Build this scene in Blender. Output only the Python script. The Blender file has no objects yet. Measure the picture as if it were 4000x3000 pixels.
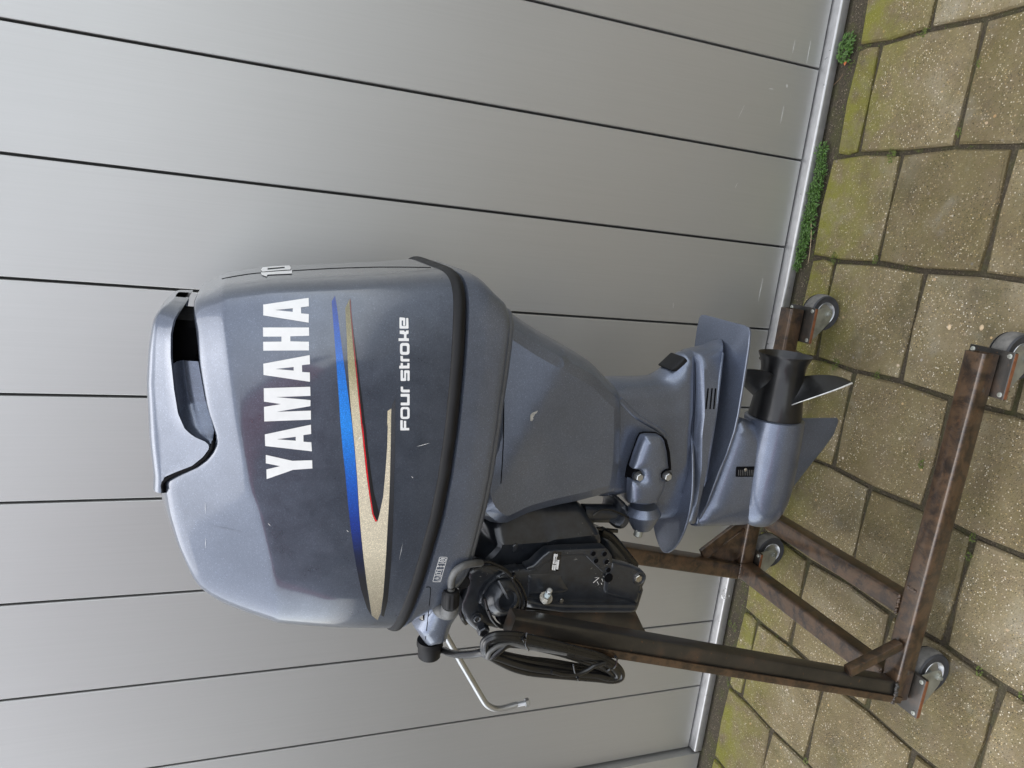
import bpy, bmesh, math, random
import numpy as np
from mathutils import Vector, Matrix
from mathutils.bvhtree import BVHTree
from mathutils.geometry import delaunay_2d_cdt

random.seed(7)
rng = np.random.default_rng(7)
S = bpy.context.scene
COL = S.collection

# ------------------------------------------------------------------ camera
# The photograph was taken with the phone turned on its side: world-up points to the left of the picture.
FPX, YAW, PITCH, ROLL = 2751.0, math.radians(-13.53), math.radians(20.90), math.radians(1.62)
CAM = np.array([0.0, -1.776, 1.601])
_cy, _sy, _cp, _sp = math.cos(YAW), math.sin(YAW), math.cos(PITCH), math.sin(PITCH)
FW = np.array([_sy * _cp, _cy * _cp, -_sp])
RT = np.array([_cy, -_sy, 0.0])
UP = np.cross(RT, FW)
RT, UP = (math.cos(ROLL) * RT + math.sin(ROLL) * UP, math.cos(ROLL) * UP - math.sin(ROLL) * RT)
cam_d = bpy.data.cameras.new('camera')
cam_d.sensor_fit = 'HORIZONTAL'
cam_d.sensor_width = 36.0
cam_d.lens = 36.0 * FPX / 4000.0
cam_d.clip_start = 0.02
cam_d.clip_end = 400.0
cam = bpy.data.objects.new('camera', cam_d)
COL.objects.link(cam)
_m = Matrix([(-UP[i], RT[i], -FW[i], CAM[i]) for i in range(3)] + [(0, 0, 0, 1)])
cam.matrix_world = _m
S.camera = cam

# ------------------------------------------------------------------ light
SUN_EL, SUN_AZ = math.radians(76), math.radians(265)      # azimuth measured clockwise from +Y
world = bpy.data.worlds.new('World')
S.world = world
world.use_nodes = True
wn = world.node_tree
wn.nodes.clear()
w_out = wn.nodes.new('ShaderNodeOutputWorld')
w_bg = wn.nodes.new('ShaderNodeBackground')
w_sky = wn.nodes.new('ShaderNodeTexSky')
w_sky.sky_type = 'NISHITA'
w_sky.sun_disc = False
w_sky.sun_elevation = SUN_EL
w_sky.sun_rotation = SUN_AZ
w_sky.dust_density = 1.0
w_sky.air_density = 1.0
w_sky.ozone_density = 1.0
w_hs = wn.nodes.new('ShaderNodeHueSaturation')            # overcast: the blue is washed out of the sky
w_hs.inputs['Saturation'].default_value = 0.25
wn.links.new(w_sky.outputs[0], w_hs.inputs['Color'])
wn.links.new(w_hs.outputs[0], w_bg.inputs['Color'])
wn.links.new(w_bg.outputs[0], w_out.inputs['Surface'])
w_bg.inputs['Strength'].default_value = 0.15
sun_d = bpy.data.lights.new('sun', 'SUN')
sun_d.energy = 0.5
sun_d.angle = math.radians(70)
sun_d.color = (1.0, 0.97, 0.92)
sun = bpy.data.objects.new('sun', sun_d)
COL.objects.link(sun)
_sd = Vector((math.sin(SUN_AZ) * math.cos(SUN_EL), math.cos(SUN_AZ) * math.cos(SUN_EL), math.sin(SUN_EL)))
sun.rotation_euler = _sd.to_track_quat('Z', 'Y').to_euler()
sun.location = (0, -3, 6)
S.view_settings.view_transform = 'Standard'
S.view_settings.look = 'None'
S.view_settings.gamma = 1.0
S.view_settings.use_curve_mapping = False
S.view_settings.exposure = 1.6
S.cycles.max_bounces = 8

# ------------------------------------------------------------------ measuring helpers (survey of the photograph)
def crop(x0, y0, s):
    return lambda p: (x0 + p[0] * s, y0 + p[1] * s)
cA, cB, cC = crop(500, 900, .6028), crop(1500, 900, .6028), crop(2300, 1100, .663)
cE, cF = crop(500, 1700, .6028), crop(1500, 1800, .663)
cU1, cU2, cU3 = crop(560, 1050, .3014), crop(560, 1450, .3014), crop(560, 1850, .3618)
cM1, cM2, cM3, cM4 = crop(1600, 2000, .3617), crop(2050, 1950, .3617), crop(1800, 2350, .3165), crop(2250, 1550, .3919)
cD1, cD2, cD3 = crop(1000, 1100, .3918), crop(1000, 1650, .4822), crop(1450, 1200, .3014)

def ray(p):
    return FW * FPX + RT * (1500 - p[1]) - UP * (p[0] - 2000)
def on(p, axis, val):
    d = ray(p)
    return CAM + d * ((val - CAM[axis]) / d[axis])
def onY(c, pts, Y):
    return [on(c(p), 1, Y) for p in pts]
def xz(c, pts, Y):
    return [(q[0], q[2]) for q in onY(c, pts, Y)]
def on_plane(p, p0, n):
    d = ray(p)
    return CAM + d * (np.dot(np.array(p0) - CAM, n) / np.dot(d, n))
def interp(x, tab):
    xs = [t[0] for t in tab]; ys = [t[1] for t in tab]
    return np.interp(x, xs, ys)

# ------------------------------------------------------------------ mesh helpers
class MB:
    def __init__(self):
        self.v = []; self.f = []
    def add(self, verts, faces):
        o = len(self.v)
        self.v.extend([tuple(map(float, q)) for q in verts])
        self.f.extend([tuple(i + o for i in f) for f in faces])
        return self
    def loft(self, rings, closed=True, cap0=False, cap1=False):
        n = len(rings[0]); o = len(self.v)
        for r in rings: self.v.extend([tuple(map(float, q)) for q in r])
        for i in range(len(rings) - 1):
            for j in range(n if closed else n - 1):
                k = (j + 1) % n
                self.f.append((o + i * n + j, o + i * n + k, o + (i + 1) * n + k, o + (i + 1) * n + j))
        if cap0: self.f.append(tuple(o + j for j in range(n))[::-1])
        if cap1: self.f.append(tuple(o + (len(rings) - 1) * n + j for j in range(n)))
        return self
    def box(self, x0, x1, y0, y1, z0, z1):
        v = [(x, y, z) for x in (x0, x1) for y in (y0, y1) for z in (z0, z1)]
        return self.add(v, [(0, 1, 3, 2), (4, 6, 7, 5), (0, 4, 5, 1), (2, 3, 7, 6), (0, 2, 6, 4), (1, 5, 7, 3)])
    def beam(self, p0, p1, w, h, up=(0, 0, 1), r=.006, cap=True, seg=3):
        p0, p1 = np.array(p0, float), np.array(p1, float)
        d = p1 - p0; d /= np.linalg.norm(d)
        u = np.array(up, float); s = np.cross(d, u); s /= np.linalg.norm(s); u = np.cross(s, d)
        prof = []
        for (sx, sz, a0) in ((1, 1, 0), (-1, 1, 90), (-1, -1, 180), (1, -1, 270)):
            for k in range(seg + 1):
                a = math.radians(a0 + 90 * k / seg)
                prof.append((sx * (w / 2 - r) + r * math.cos(a), sz * (h / 2 - r) + r * math.sin(a)))
        self.loft([[p + s * a + u * b for a, b in prof] for p in (p0, p1)], cap0=cap, cap1=cap)
        return self
    def tube(self, path, rad, n=10, cap=True):
        P = [np.array(p, float) for p in path]
        if not hasattr(rad, '__len__'): rad = [rad] * len(P)
        T = [P[min(i + 1, len(P) - 1)] - P[max(i - 1, 0)] for i in range(len(P))]
        T = [t / (np.linalg.norm(t) + 1e-12) for t in T]
        a = np.cross(T[0], (0, 0, 1.0))
        if np.linalg.norm(a) < .1: a = np.cross(T[0], (1.0, 0, 0))
        rings = []
        for p, t, r in zip(P, T, rad):
            a = a - t * np.dot(a, t); a /= np.linalg.norm(a); b = np.cross(t, a)
            rings.append([p + r * (math.cos(2 * math.pi * k / n) * a + math.sin(2 * math.pi * k / n) * b) for k in range(n)])
        return self.loft(rings, cap0=cap, cap1=cap)
    def lathe(self, o, axis, prof, n=32, cap0=True, cap1=True, squash=None):
        o = np.array(o, float); t = np.array(axis, float); t /= np.linalg.norm(t)
        a = np.cross(t, (0, 0, 1.0))
        if np.linalg.norm(a) < .1: a = np.cross(t, (1.0, 0, 0))
        a /= np.linalg.norm(a); b = np.cross(t, a)
        return self.loft([[o + t * s + r * (math.cos(2 * math.pi * k / n) * a + math.sin(2 * math.pi * k / n) * b) for k in range(n)] for s, r in prof], cap0=cap0, cap1=cap1)
    def hexnut(self, o, axis, r, h, hole=0):
        o = np.array(o, float); t = np.array(axis, float); t /= np.linalg.norm(t)
        return self.lathe(o, t, [(0, r), (h * .85, r), (h, r * .86)], n=6)

def smooth_path(pts, n=8, closed=False):
    P = [np.array(p, float) for p in pts]
    out = []
    m = len(P)
    rng_ = range(m) if closed else range(m - 1)
    for i in rng_:
        if closed: a, b, c, d = P[(i - 1) % m], P[i], P[(i + 1) % m], P[(i + 2) % m]
        else: a, b, c, d = P[max(i - 1, 0)], P[i], P[i + 1], P[min(i + 2, m - 1)]
        for k in range(n):
            t = k / n
            out.append(.5 * (2 * b + (c - a) * t + (2 * a - 5 * b + 4 * c - d) * t * t + (3 * b - a - 3 * c + d) * t ** 3))
    if not closed: out.append(P[-1])
    return out

def resample(poly, step, closed=True):
    P = [np.array(p, float) for p in poly]; out = []
    n = len(P)
    for i in range(n if closed else n - 1):
        a, b = P[i], P[(i + 1) % n]
        m = max(1, int(math.ceil(np.linalg.norm(b - a) / step)))
        for k in range(m): out.append(a + (b - a) * k / m)
    if not closed: out.append(P[-1])
    return out

def round_poly(poly, r, seg=4):
    """round the corners of a polygon"""
    P = [np.array(p, float) for p in poly]; out = []
    n = len(P)
    for i in range(n):
        a, b, c = P[i - 1], P[i], P[(i + 1) % n]
        d1, d2 = np.linalg.norm(a - b), np.linalg.norm(c - b)
        rr = min(r, d1 * .45, d2 * .45)
        p, q = b + (a - b) / d1 * rr, b + (c - b) / d2 * rr
        for k in range(seg + 1):
            t = k / seg
            out.append((1 - t) ** 2 * p + 2 * t * (1 - t) * b + t * t * q)
    return out

def inside(pts, poly):
    P = np.asarray(poly); x, y = pts[:, 0], pts[:, 1]
    res = np.zeros(len(pts), bool)
    j = len(P) - 1
    for i in range(len(P)):
        xi, yi, xj, yj = P[i][0], P[i][1], P[j][0], P[j][1]
        c = ((yi > y) != (yj > y)) & (x < (xj - xi) * (y - yi) / (yj - yi + 1e-30) + xi)
        res ^= c; j = i
    return res

def dist_poly(pts, poly):
    P = np.asarray(poly); A = P; B = np.roll(P, -1, 0)
    best = np.full(len(pts), 1e9)
    for a, b in zip(A, B):
        ab = b - a; L = ab @ ab + 1e-18
        t = np.clip(((pts - a) @ ab) / L, 0, 1)
        best = np.minimum(best, np.linalg.norm(pts - (a + t[:, None] * ab), axis=1))
    return best

def puff(outline, W, r, yc, e=.002, step=.015, lines=(), near=True, far=True, mb=None, bump=None):
    """a body with the given side outline (x,z), half thickness W (number or function), edges rounded over r"""
    mb = mb or MB()
    B = np.array(resample(outline, step))
    area = .5 * np.sum(B[:, 0] * np.roll(B[:, 1], -1) - np.roll(B[:, 0], -1) * B[:, 1])
    if area < 0: B = B[::-1]
    n = len(B)
    t = np.roll(B, -1, 0) - np.roll(B, 1, 0)
    t /= np.linalg.norm(t, axis=1)[:, None] + 1e-12
    nrm = np.stack([-t[:, 1], t[:, 0]], 1)
    pts = [tuple(p) for p in B]
    edges = [(i, (i + 1) % n) for i in range(n)]
    extra = []
    for fr in (.07, .25, .55, 1.0):
        q = B + nrm * (r * fr)
        ok = inside(q, B)
        q = q[ok]
        d = dist_poly(q, B)
        extra += [tuple(p) for p in q[d > r * fr * .93]]
    gx = np.arange(B[:, 0].min(), B[:, 0].max(), step * 1.3); gz = np.arange(B[:, 1].min(), B[:, 1].max(), step * 1.3)
    G = np.array([(x + (step * .6 if k % 2 else 0), z) for k, z in enumerate(gz) for x in gx])
    G = G[inside(G, B)]
    if len(G):
        G = G[dist_poly(G, B) > r + step * .5]
    for ln in lines:
        L = resample(ln, step * .7, closed=False)
        if len(G):
            dd = np.min(np.linalg.norm(G[:, None, :] - np.array(L)[None], axis=2), axis=1)
            G = G[dd > step * .6]
        L = [l for l in L if inside(np.array([l]), B)[0] and dist_poly(np.array([l]), B)[0] > r * .05]
        extra = [q for q in extra if min(np.linalg.norm(np.array(q) - l) for l in L) > step * .3] if L else extra
        o = len(pts)
        pts += [tuple(l) for l in L]
        edges += [(o + i, o + i + 1) for i in range(len(L) - 1)]
    pts += extra + [tuple(g) for g in G]
    vs, _, fs, *_ = delaunay_2d_cdt([Vector(p) for p in pts], edges, [list(range(n))], 1, 1e-6)
    V = np.array([tuple(v) for v in vs])
    d = dist_poly(V, B)
    k = np.clip(d / r, 0, 1)
    Wv = np.array([W(x, z) for x, z in V]) if callable(W) else np.full(len(V), W)
    h = e + (Wv - e) * np.sqrt(np.clip(1 - (1 - k) ** 2, 0, 1))
    if bump is not None: h = h + np.array([bump(x, z) for x, z in V]) * (k > .5)
    fs = [tuple(f) for f in fs]
    A0 = []
    for f in fs[:1]:
        a, b, c = V[f[0]], V[f[1]], V[f[2]]
    def orient(f, sgn):
        a, b, c = V[f[0]], V[f[1]], V[f[2]]
        cr = (b[0] - a[0]) * (c[1] - a[1]) - (b[1] - a[1]) * (c[0] - a[0])
        return f if cr * sgn > 0 else f[::-1]
    o = len(mb.v)
    mb.v += [(x, yc - hh, z) for (x, z), hh in zip(V, h)]
    mb.f += [tuple(i + o for i in orient(f, 1)) for f in fs]           # near face looks to -Y
    o2 = len(mb.v)
    mb.v += [(x, yc + (hh if far else e), z) for (x, z), hh in zip(V, h)]
    mb.f += [tuple(i + o2 for i in orient(f, -1)) for f in fs]
    bi = [i for i in range(len(V)) if d[i] < 1e-5]
    # order the boundary by walking the original loop
    from collections import defaultdict
    cnt = defaultdict(int)
    for f in fs:
        for a, b in ((f[0], f[1]), (f[1], f[2]), (f[2], f[0])): cnt[(min(a, b), max(a, b))] += 1
    for (a, b), c in cnt.items():
        if c == 1: mb.f.append((o + a, o + b, o2 + b, o2 + a))
    return mb

MATS = {}
def obj(name, mb, m, parent=None, smooth=35, label=None, stuff=False, fixn=True):
    """link a mesh as one object; vertices come in world coordinates"""
    V = np.array(mb.v)
    c = (V.min(0) + V.max(0)) / 2
    me = bpy.data.meshes.new(name)
    me.from_pydata([tuple(q) for q in V - c], [], mb.f)
    me.update()
    if fixn:
        bm = bmesh.new(); bm.from_mesh(me)
        bmesh.ops.remove_doubles(bm, verts=bm.verts, dist=1e-5)
        bmesh.ops.recalc_face_normals(bm, faces=bm.faces)
        bm.to_mesh(me); bm.free()
    if smooth:
        me.polygons.foreach_set('use_smooth', [True] * len(me.polygons))
        me.set_sharp_from_angle(angle=math.radians(smooth))
    me.materials.append(m if not isinstance(m, str) else MATS[m])
    o = bpy.data.objects.new(name, me)
    COL.objects.link(o)
    o.location = c
    if parent is not None:
        o.parent = parent
        base = np.array(parent.location)
        if parent.parent is not None: base = base + np.array(parent.parent.location)
        o.location = c - base
    if label: o['label'] = label
    if stuff: o['kind'] = 'stuff'
    return o

def thing(name, label, cat, loc, group=None):
    o = bpy.data.objects.new(name, None)
    o.empty_display_size = .05
    COL.objects.link(o)
    o.location = loc
    o['label'] = label; o['category'] = cat
    if group: o['group'] = group
    return o
def tag(o, label, cat, group=None):
    o['label'] = label; o['category'] = cat
    if group: o['group'] = group
    return o
def structure(o):
    o['kind'] = 'structure'; return o

# ------------------------------------------------------------------ materials
class NT:
    def __init__(self, name):
        self.m = bpy.data.materials.new(name); self.m.use_nodes = True
        self.t = self.m.node_tree; self.t.nodes.clear()
        self.out = self.t.nodes.new('ShaderNodeOutputMaterial')
        self.b = self.t.nodes.new('ShaderNodeBsdfPrincipled')
        self.t.links.new(self.b.outputs[0], self.out.inputs[0])
        MATS[name] = self.m
    def n(self, kind, **kw):
        nd = self.t.nodes.new('ShaderNode' + kind)
        for k, v in kw.items():
            if hasattr(nd, k): setattr(nd, k, v)
            else: nd.inputs[k.replace('_', ' ')].default_value = v
        return nd
    def l(self, a, b):
        self.t.links.new(a, b)
    def put(self, **kw):
        for k, v in kw.items():
            k = k.replace('_', ' ')
            if isinstance(v, (int, float)): self.b.inputs[k].default_value = v
            elif isinstance(v, tuple): self.b.inputs[k].default_value = (*v, 1) if len(v) == 3 else v
            else: self.l(v, self.b.inputs[k])
        return self
    def coord(self, kind='Object', rand=False, scale=None):
        src = self.n('NewGeometry').outputs['Position'] if kind == 'World' else self.n('TexCoord').outputs[kind]
        if rand:
            oi = self.n('ObjectInfo')
            vm = self.n('VectorMath', operation='MULTIPLY_ADD')
            self.l(oi.outputs['Random'], vm.inputs[0]); vm.inputs[1].default_value = (37.1, 91.7, 13.3); self.l(src, vm.inputs[2])
            src = vm.outputs[0]
        if scale:
            mp = self.n('Mapping'); mp.inputs['Scale'].default_value = scale
            self.l(src, mp.inputs['Vector']); src = mp.outputs[0]
        return src
    def world(self):
        return self.n('NewGeometry').outputs['Position']
    def noise(self, vec, scale, detail=4, rough=.55, dist=0):
        nd = self.n('TexNoise'); nd.inputs['Scale'].default_value = scale; nd.inputs['Detail'].default_value = detail
        nd.inputs['Roughness'].default_value = rough; nd.inputs['Distortion'].default_value = dist
        self.l(vec, nd.inputs['Vector']); return nd.outputs['Fac']
    def voro(self, vec, scale, out='Distance', feature='F1', randomness=1.0):
        nd = self.n('TexVoronoi', feature=feature); nd.inputs['Scale'].default_value = scale
        nd.inputs['Randomness'].default_value = randomness
        self.l(vec, nd.inputs['Vector']); return nd.outputs[out]
    def ramp(self, fac, stops, interp='LINEAR'):
        nd = self.n('ValToRGB'); cr = nd.color_ramp; cr.interpolation = interp
        while len(cr.elements) < len(stops): cr.elements.new(.5)
        for e, (p, c) in zip(cr.elements, stops):
            e.position = p
            e.color = (*c, 1) if isinstance(c, tuple) else (c, c, c, 1)
        self.l(fac, nd.inputs[0]); return nd.outputs[0]
    def mix(self, fac, a, b, mode='MIX'):
        nd = self.n('Mix', data_type='RGBA', blend_type=mode)
        for v, i in ((fac, 0), (a, 6), (b, 7)):
            if isinstance(v, (int, float)): nd.inputs[i].default_value = v if i == 0 else (v, v, v, 1)
            elif isinstance(v, tuple): nd.inputs[i].default_value = (*v, 1)
            else: self.l(v, nd.inputs[i])
        return nd.outputs[2]
    def math(self, op, a, b=0.0, clamp=False):
        nd = self.n('Math', operation=op, use_clamp=clamp)
        for v, i in ((a, 0), (b, 1)):
            if isinstance(v, (int, float)): nd.inputs[i].default_value = v
            else: self.l(v, nd.inputs[i])
        return nd.outputs[0]
    def bump(self, h, strength=.3, dist=.001):
        nd = self.n('Bump'); nd.inputs['Strength'].default_value = strength; nd.inputs['Distance'].default_value = dist
        self.l(h, nd.inputs['Height']); self.l(nd.outputs[0], self.b.inputs['Normal']); return self

def simple(name, col, rough=.5, metal=0.0, coat=0.0, var=.12, scale=60, bump=.0, bdist=.0006, coat_rough=.08):
    t = NT(name)
    v = t.coord('World')
    n = t.noise(v, scale, 4)
    dark = tuple(c * (1 - var) for c in col); lite = tuple(min(1, c * (1 + var)) for c in col)
    t.put(Base_Color=t.ramp(n, [(.3, dark), (.7, lite)]), Roughness=t.ramp(n, [(.3, max(.03, rough - .06)), (.7, min(1, rough + .06))]), Metallic=metal)
    if coat: t.put(Coat_Weight=coat, Coat_Roughness=coat_rough)
    if bump: t.bump(n, bump, bdist)
    return t

# motor paint: dark blue-grey metallic with flake, clear coat, hazy wear
def paint(name, base, metal, rough, coat, haze):
    t = NT(name)
    v = t.coord('World')
    fl = t.voro(v, 900, 'Color')
    sep = t.n('SeparateColor'); t.l(fl, sep.inputs[0])
    f = t.ramp(sep.outputs[0], [(0, 0.85), (.7, 1.0), (.95, 1.1), (1, 1.5)])
    cl = t.noise(v, 9, 5, .6)
    c = t.mix(t.ramp(cl, [(.35, 0.0), (.75, haze)]), base, tuple(min(1, b * 1.5 + .03) for b in base))
    c = t.mix(1.0, c, f, 'MULTIPLY')
    # pale chips and specks
    sp = t.noise(v, 260, 2, .5); sp2 = t.noise(v, 7, 3)
    chip = t.math('MULTIPLY', t.ramp(sp, [(.80, 0.0), (.82, 1.0)]), t.ramp(sp2, [(.5, 0.0), (.6, 1.0)]))
    c = t.mix(chip, c, (.5, .5, .48))
    dust = t.noise(v, 34, 6, .65)
    t.put(Base_Color=c, Metallic=metal, Roughness=t.ramp(dust, [(.3, rough - .05), (.7, rough + .09)]), Coat_Weight=coat, Coat_Roughness=.08, Coat_IOR=1.52)
    return t
paint('motor_paint', (.086, .101, .134), .70, .31, 1.0, .4)
paint('motor_paint_satin', (.142, .165, .218), .70, .35, .6, .3)
# dark bracket paint with chips of bare metal
t = NT('bracket_paint')
v = t.coord('World')
n1 = t.noise(v, 45, 5, .6); n2 = t.noise(v, 12, 3); n3 = t.noise(v, 190, 3)
c = t.ramp(n1, [(.3, (.015, .0175, .023)), (.7, (.028, .033, .042))])
chip = t.math('MULTIPLY', t.ramp(n3, [(.665, 0.0), (.69, 1.0)]), t.ramp(n2, [(.54, 0.0), (.64, 1.0)]))
c = t.mix(chip, c, (.42, .42, .40))
t.put(Base_Color=c, Roughness=t.ramp(n1, [(.3, .3), (.7, .48)]), Metallic=.3, Coat_Weight=.9, Coat_Roughness=.22)
t.bump(n3, .25, .0006)
simple('rubber', (.007, .007, .0075), .55, var=.3, scale=40, bump=.15); MATS['rubber'].node_tree.nodes['Principled BSDF'].inputs['Specular IOR Level'].default_value = .28
simple('rubber_grey', (.10, .10, .097), .42, var=.25, scale=30)
simple('cable_black', (.006, .006, .0065), .30, var=.3, scale=25, coat=.3, coat_rough=.15)
simple('black_gloss', (.008, .008, .009), .22, coat=.6, var=.3, scale=30, coat_rough=.12)
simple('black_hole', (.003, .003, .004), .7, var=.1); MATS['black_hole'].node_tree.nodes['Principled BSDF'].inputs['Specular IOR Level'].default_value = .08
simple('prop_black', (.004, .004, .0045), .42, coat=.3, var=.4, scale=70, bump=.2, coat_rough=.15)
simple('bare_alloy', (.55, .55, .53), .35, metal=.8, var=.25, scale=120, bump=.2)
simple('zinc', (.36, .37, .33), .42, metal=.75, var=.28, scale=35, bump=.1)
simple('zinc_bright', (.50, .51, .51), .36, metal=.85, var=.06, scale=20)
simple('stainless', (.50, .48, .44), .25, metal=.95, var=.12, scale=40)
simple('tyre_grey', (.13, .125, .115), .75, var=.35, scale=60, bump=.25)
simple('tyre_dark', (.035, .036, .04), .6, var=.3, scale=50, bump=.15)
simple('white_vinyl', (.80, .80, .79), .4, var=.03, scale=90)
simple('thread_sealant', (.62, .72, .74), .5, var=.12, scale=150, bump=.2)
t = NT('soil')
v = t.coord('World'); n1 = t.noise(v, 170, 5, .7); n2 = t.noise(v, 17, 4, .6)
c = t.ramp(n1, [(.3, (.022, .018, .012)), (.55, (.065, .052, .032)), (.75, (.14, .115, .08))])
c = t.mix(t.ramp(n2, [(.48, 0.0), (.65, .5)]), c, (.065, .070, .016))
t.put(Base_Color=c, Roughness=.9); t.bump(n1, .9, .004)
simple('house_wall', (.12, .12, .125), .8, var=.25, scale=1.2)
simple('red_fascia', (.55, .03, .05), .5, var=.1, scale=2)
simple('roof_tiles', (.10, .06, .045), .8, var=.3, scale=4)
simple('leaf_green', (.052, .115, .016), .5, var=.65, scale=170)
simple('moss_green', (.085, .115, .018), .8, var=.5, scale=200)
simple('leaf_orange', (.50, .15, .05), .6, var=.2, scale=200)
simple('twig', (.16, .10, .055), .8, var=.3, scale=200)
simple('grit_stone', (.20, .165, .115), .8, var=.6, scale=300)
simple('door_ribs', (.30, .30, .31), .6, var=.1, scale=3)
simple('pebble', (.42, .32, .20), .6, var=.5, scale=30)
simple('grey_trim', (.06, .06, .06), .55, var=.2, scale=60)
simple('red_plastic', (.6, .03, .03), .4)

# rusty mill steel
t = NT('rust_steel')
v = t.coord('World')
n1 = t.noise(v, 24, 8, .72, .6); n2 = t.noise(v, 120, 4, .6); n3 = t.noise(t.coord('World', scale=(1, 1, .2)), 30, 4)
c = t.ramp(n1, [(.28, (.011, .009, .007)), (.43, (.033, .021, .013)), (.58, (.090, .052, .026)), (.78, (.050, .033, .021))])
c = t.mix(t.ramp(n2, [(.58, 0.0), (.74, .7)]), c, (.13, .06, .026))
c = t.mix(t.ramp(n3, [(.58, 0.0), (.8, .5)]), c, (.10, .075, .058))
t.put(Base_Color=c, Roughness=t.ramp(n1, [(.3, .32), (.7, .52)]), Metallic=.35, Specular_IOR_Level=.6, Coat_Weight=.65, Coat_Roughness=.14)
t.bump(n2, .25, .0008)
t = NT('mill_steel')
v = t.coord('World')
n1 = t.noise(v, 14, 5, .6); n2 = t.noise(v, 140, 3, .6)
c = t.ramp(n1, [(.3, (.016, .015, .013)), (.55, (.032, .028, .023)), (.75, (.075, .046, .030))])
c = t.mix(t.ramp(n2, [(.66, 0.0), (.74, .6)]), c, (.17, .08, .03))
t.put(Base_Color=c, Roughness=.36, Metallic=.3, Specular_IOR_Level=.6, Coat_Weight=.4, Coat_Roughness=.2)
t.bump(n2, .2, .0006)
t = NT('rust_orange')
v = t.coord('World')
n1 = t.noise(v, 60, 5, .65)
t.put(Base_Color=t.ramp(n1, [(.3, (.10, .038, .014)), (.7, (.24, .085, .03))]), Roughness=.7)
t.bump(n1, .4, .0008)

# clad wall: painted metal, faint vertical brush grain and scuffs
t = NT('panel_metal')
v = t.coord('World')
g = t.noise(t.coord('World', scale=(260, 260, 3.0)), 1.0, 3, .6)
big = t.noise(v, 1.6, 4); oi = t.n('ObjectInfo')
c = t.mix(t.ramp(g, [(.3, 0.0), (.7, 1.0)]), (.462, .462, .452), (.482, .482, .472))
c = t.mix(t.ramp(big, [(.3, 0.0), (.7, .25)]), c, (.44, .44, .425))
sc = t.noise(t.coord('World', scale=(22, 22, 160)), 1.0, 2); scm = t.noise(v, 4.5, 3)
scr = t.math('MULTIPLY', t.ramp(sc, [(.74, 0.0), (.78, .6)]), t.ramp(scm, [(.58, 0.0), (.68, 1.0)]))
c = t.mix(scr, c, (.60, .60, .58))
t.put(Base_Color=c, Metallic=.74, Roughness=t.ramp(big, [(.3, .43), (.7, .49)]))
t.bump(g, .025, .0003)
simple('alu_sill', (.42, .42, .42), .33, metal=.7, var=.08, scale=50)

# exposed-aggregate concrete tiles
t = NT('tile')
v = t.coord('Object', rand=True)
wpos = t.world()
vd = t.n('TexVoronoi', feature='F1'); vd.inputs['Scale'].default_value = 230; t.l(v, vd.inputs['Vector'])
vb = t.n('TexVoronoi', feature='F1'); vb.inputs['Scale'].default_value = 62; t.l(v, vb.inputs['Vector'])
sep = t.n('SeparateColor'); t.l(vd.outputs['Color'], sep.inputs[0])
sepb = t.n('SeparateColor'); t.l(vb.outputs['Color'], sepb.inputs[0])
stone = t.ramp(sep.outputs[0], [(0, (.022, .020, .015)), (.25, (.085, .068, .042)), (.45, (.20, .150, .08)), (.62, (.13, .115, .09)), (.8, (.46, .34, .16)), (.90, (.62, .55, .42)), (1, (.85, .80, .68))])
patch = t.noise(v, 7, 5, .6)
mask = t.math('MULTIPLY', t.ramp(vd.outputs['Distance'], [(.25, 1.0), (.48, 0.0)]), t.ramp(t.noise(v, 12, 4, .65), [(.36, .30), (.62, 1.0)]))
matrix = t.ramp(patch, [(.3, (.115, .090, .048)), (.55, (.175, .142, .086)), (.8, (.25, .225, .17))])
c = t.mix(mask, matrix, stone)
bigst = t.math('MULTIPLY', t.ramp(vb.outputs['Distance'], [(.20, 1.0), (.26, 0.0)]), t.ramp(sepb.outputs[1], [(.95, 0.0), (.96, 1.0)]))
c = t.mix(bigst, c, t.ramp(sepb.outputs[0], [(0, (.42, .27, .13)), (.4, (.55, .50, .42)), (.7, (.16, .15, .14)), (1, (.6, .42, .22))]))
oi = t.n('ObjectInfo')
c = t.mix(1.0, c, t.ramp(oi.outputs['Random'], [(0, (.74, .70, .63)), (.5, (1.11, 1.07, 1.05)), (1, (1.25, 1.23, 1.24))]), 'MULTIPLY')
# lighter efflorescence and darker damp patches
eff = t.noise(v, 11, 4, .6)
c = t.mix(t.ramp(eff, [(.60, 0.0), (.78, .4)]), c, (.30, .29, .265))
damp = t.noise(v, 4.5, 5, .65)
c = t.mix(t.ramp(damp, [(.5, 0.0), (.68, .55)]), c, (.045, .040, .028))
# algae film: strongest beside the wall, fading out onto the yard
sx = t.n('SeparateXYZ'); t.l(wpos, sx.inputs[0])
al = t.noise(wpos, 13, 5, .65); al2 = t.noise(wpos, 2.2, 3, .5)
near = t.n('MapRange'); near.inputs['From Min'].default_value = -.30; near.inputs['From Max'].default_value = -.04
t.l(sx.outputs[1], near.inputs['Value'])
k = t.math('MULTIPLY', t.math('ADD', near.outputs[0], t.math('MULTIPLY', al2, .27)), t.ramp(al, [(.36, .05), (.60, 1.0)]), clamp=True)
c = t.mix(t.math('MULTIPLY', k, .8), c, t.mix(mask, (.17, .175, .012), (.24, .235, .03)))
wide = t.n('MapRange'); wide.inputs['From Min'].default_value = -1.1; wide.inputs['From Max'].default_value = -.2
t.l(sx.outputs[1], wide.inputs['Value'])
c = t.mix(t.math('MULTIPLY', wide.outputs[0], .12), c, (.125, .105, .022))
t.put(Base_Color=c, Roughness=t.ramp(sep.outputs[1], [(0, .45), (1, .85)]), Specular_IOR_Level=.35)
hgt = t.math('ADD', t.math('MULTIPLY', mask, .7), t.math('MULTIPLY', t.noise(v, 420, 3), .6))
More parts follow.
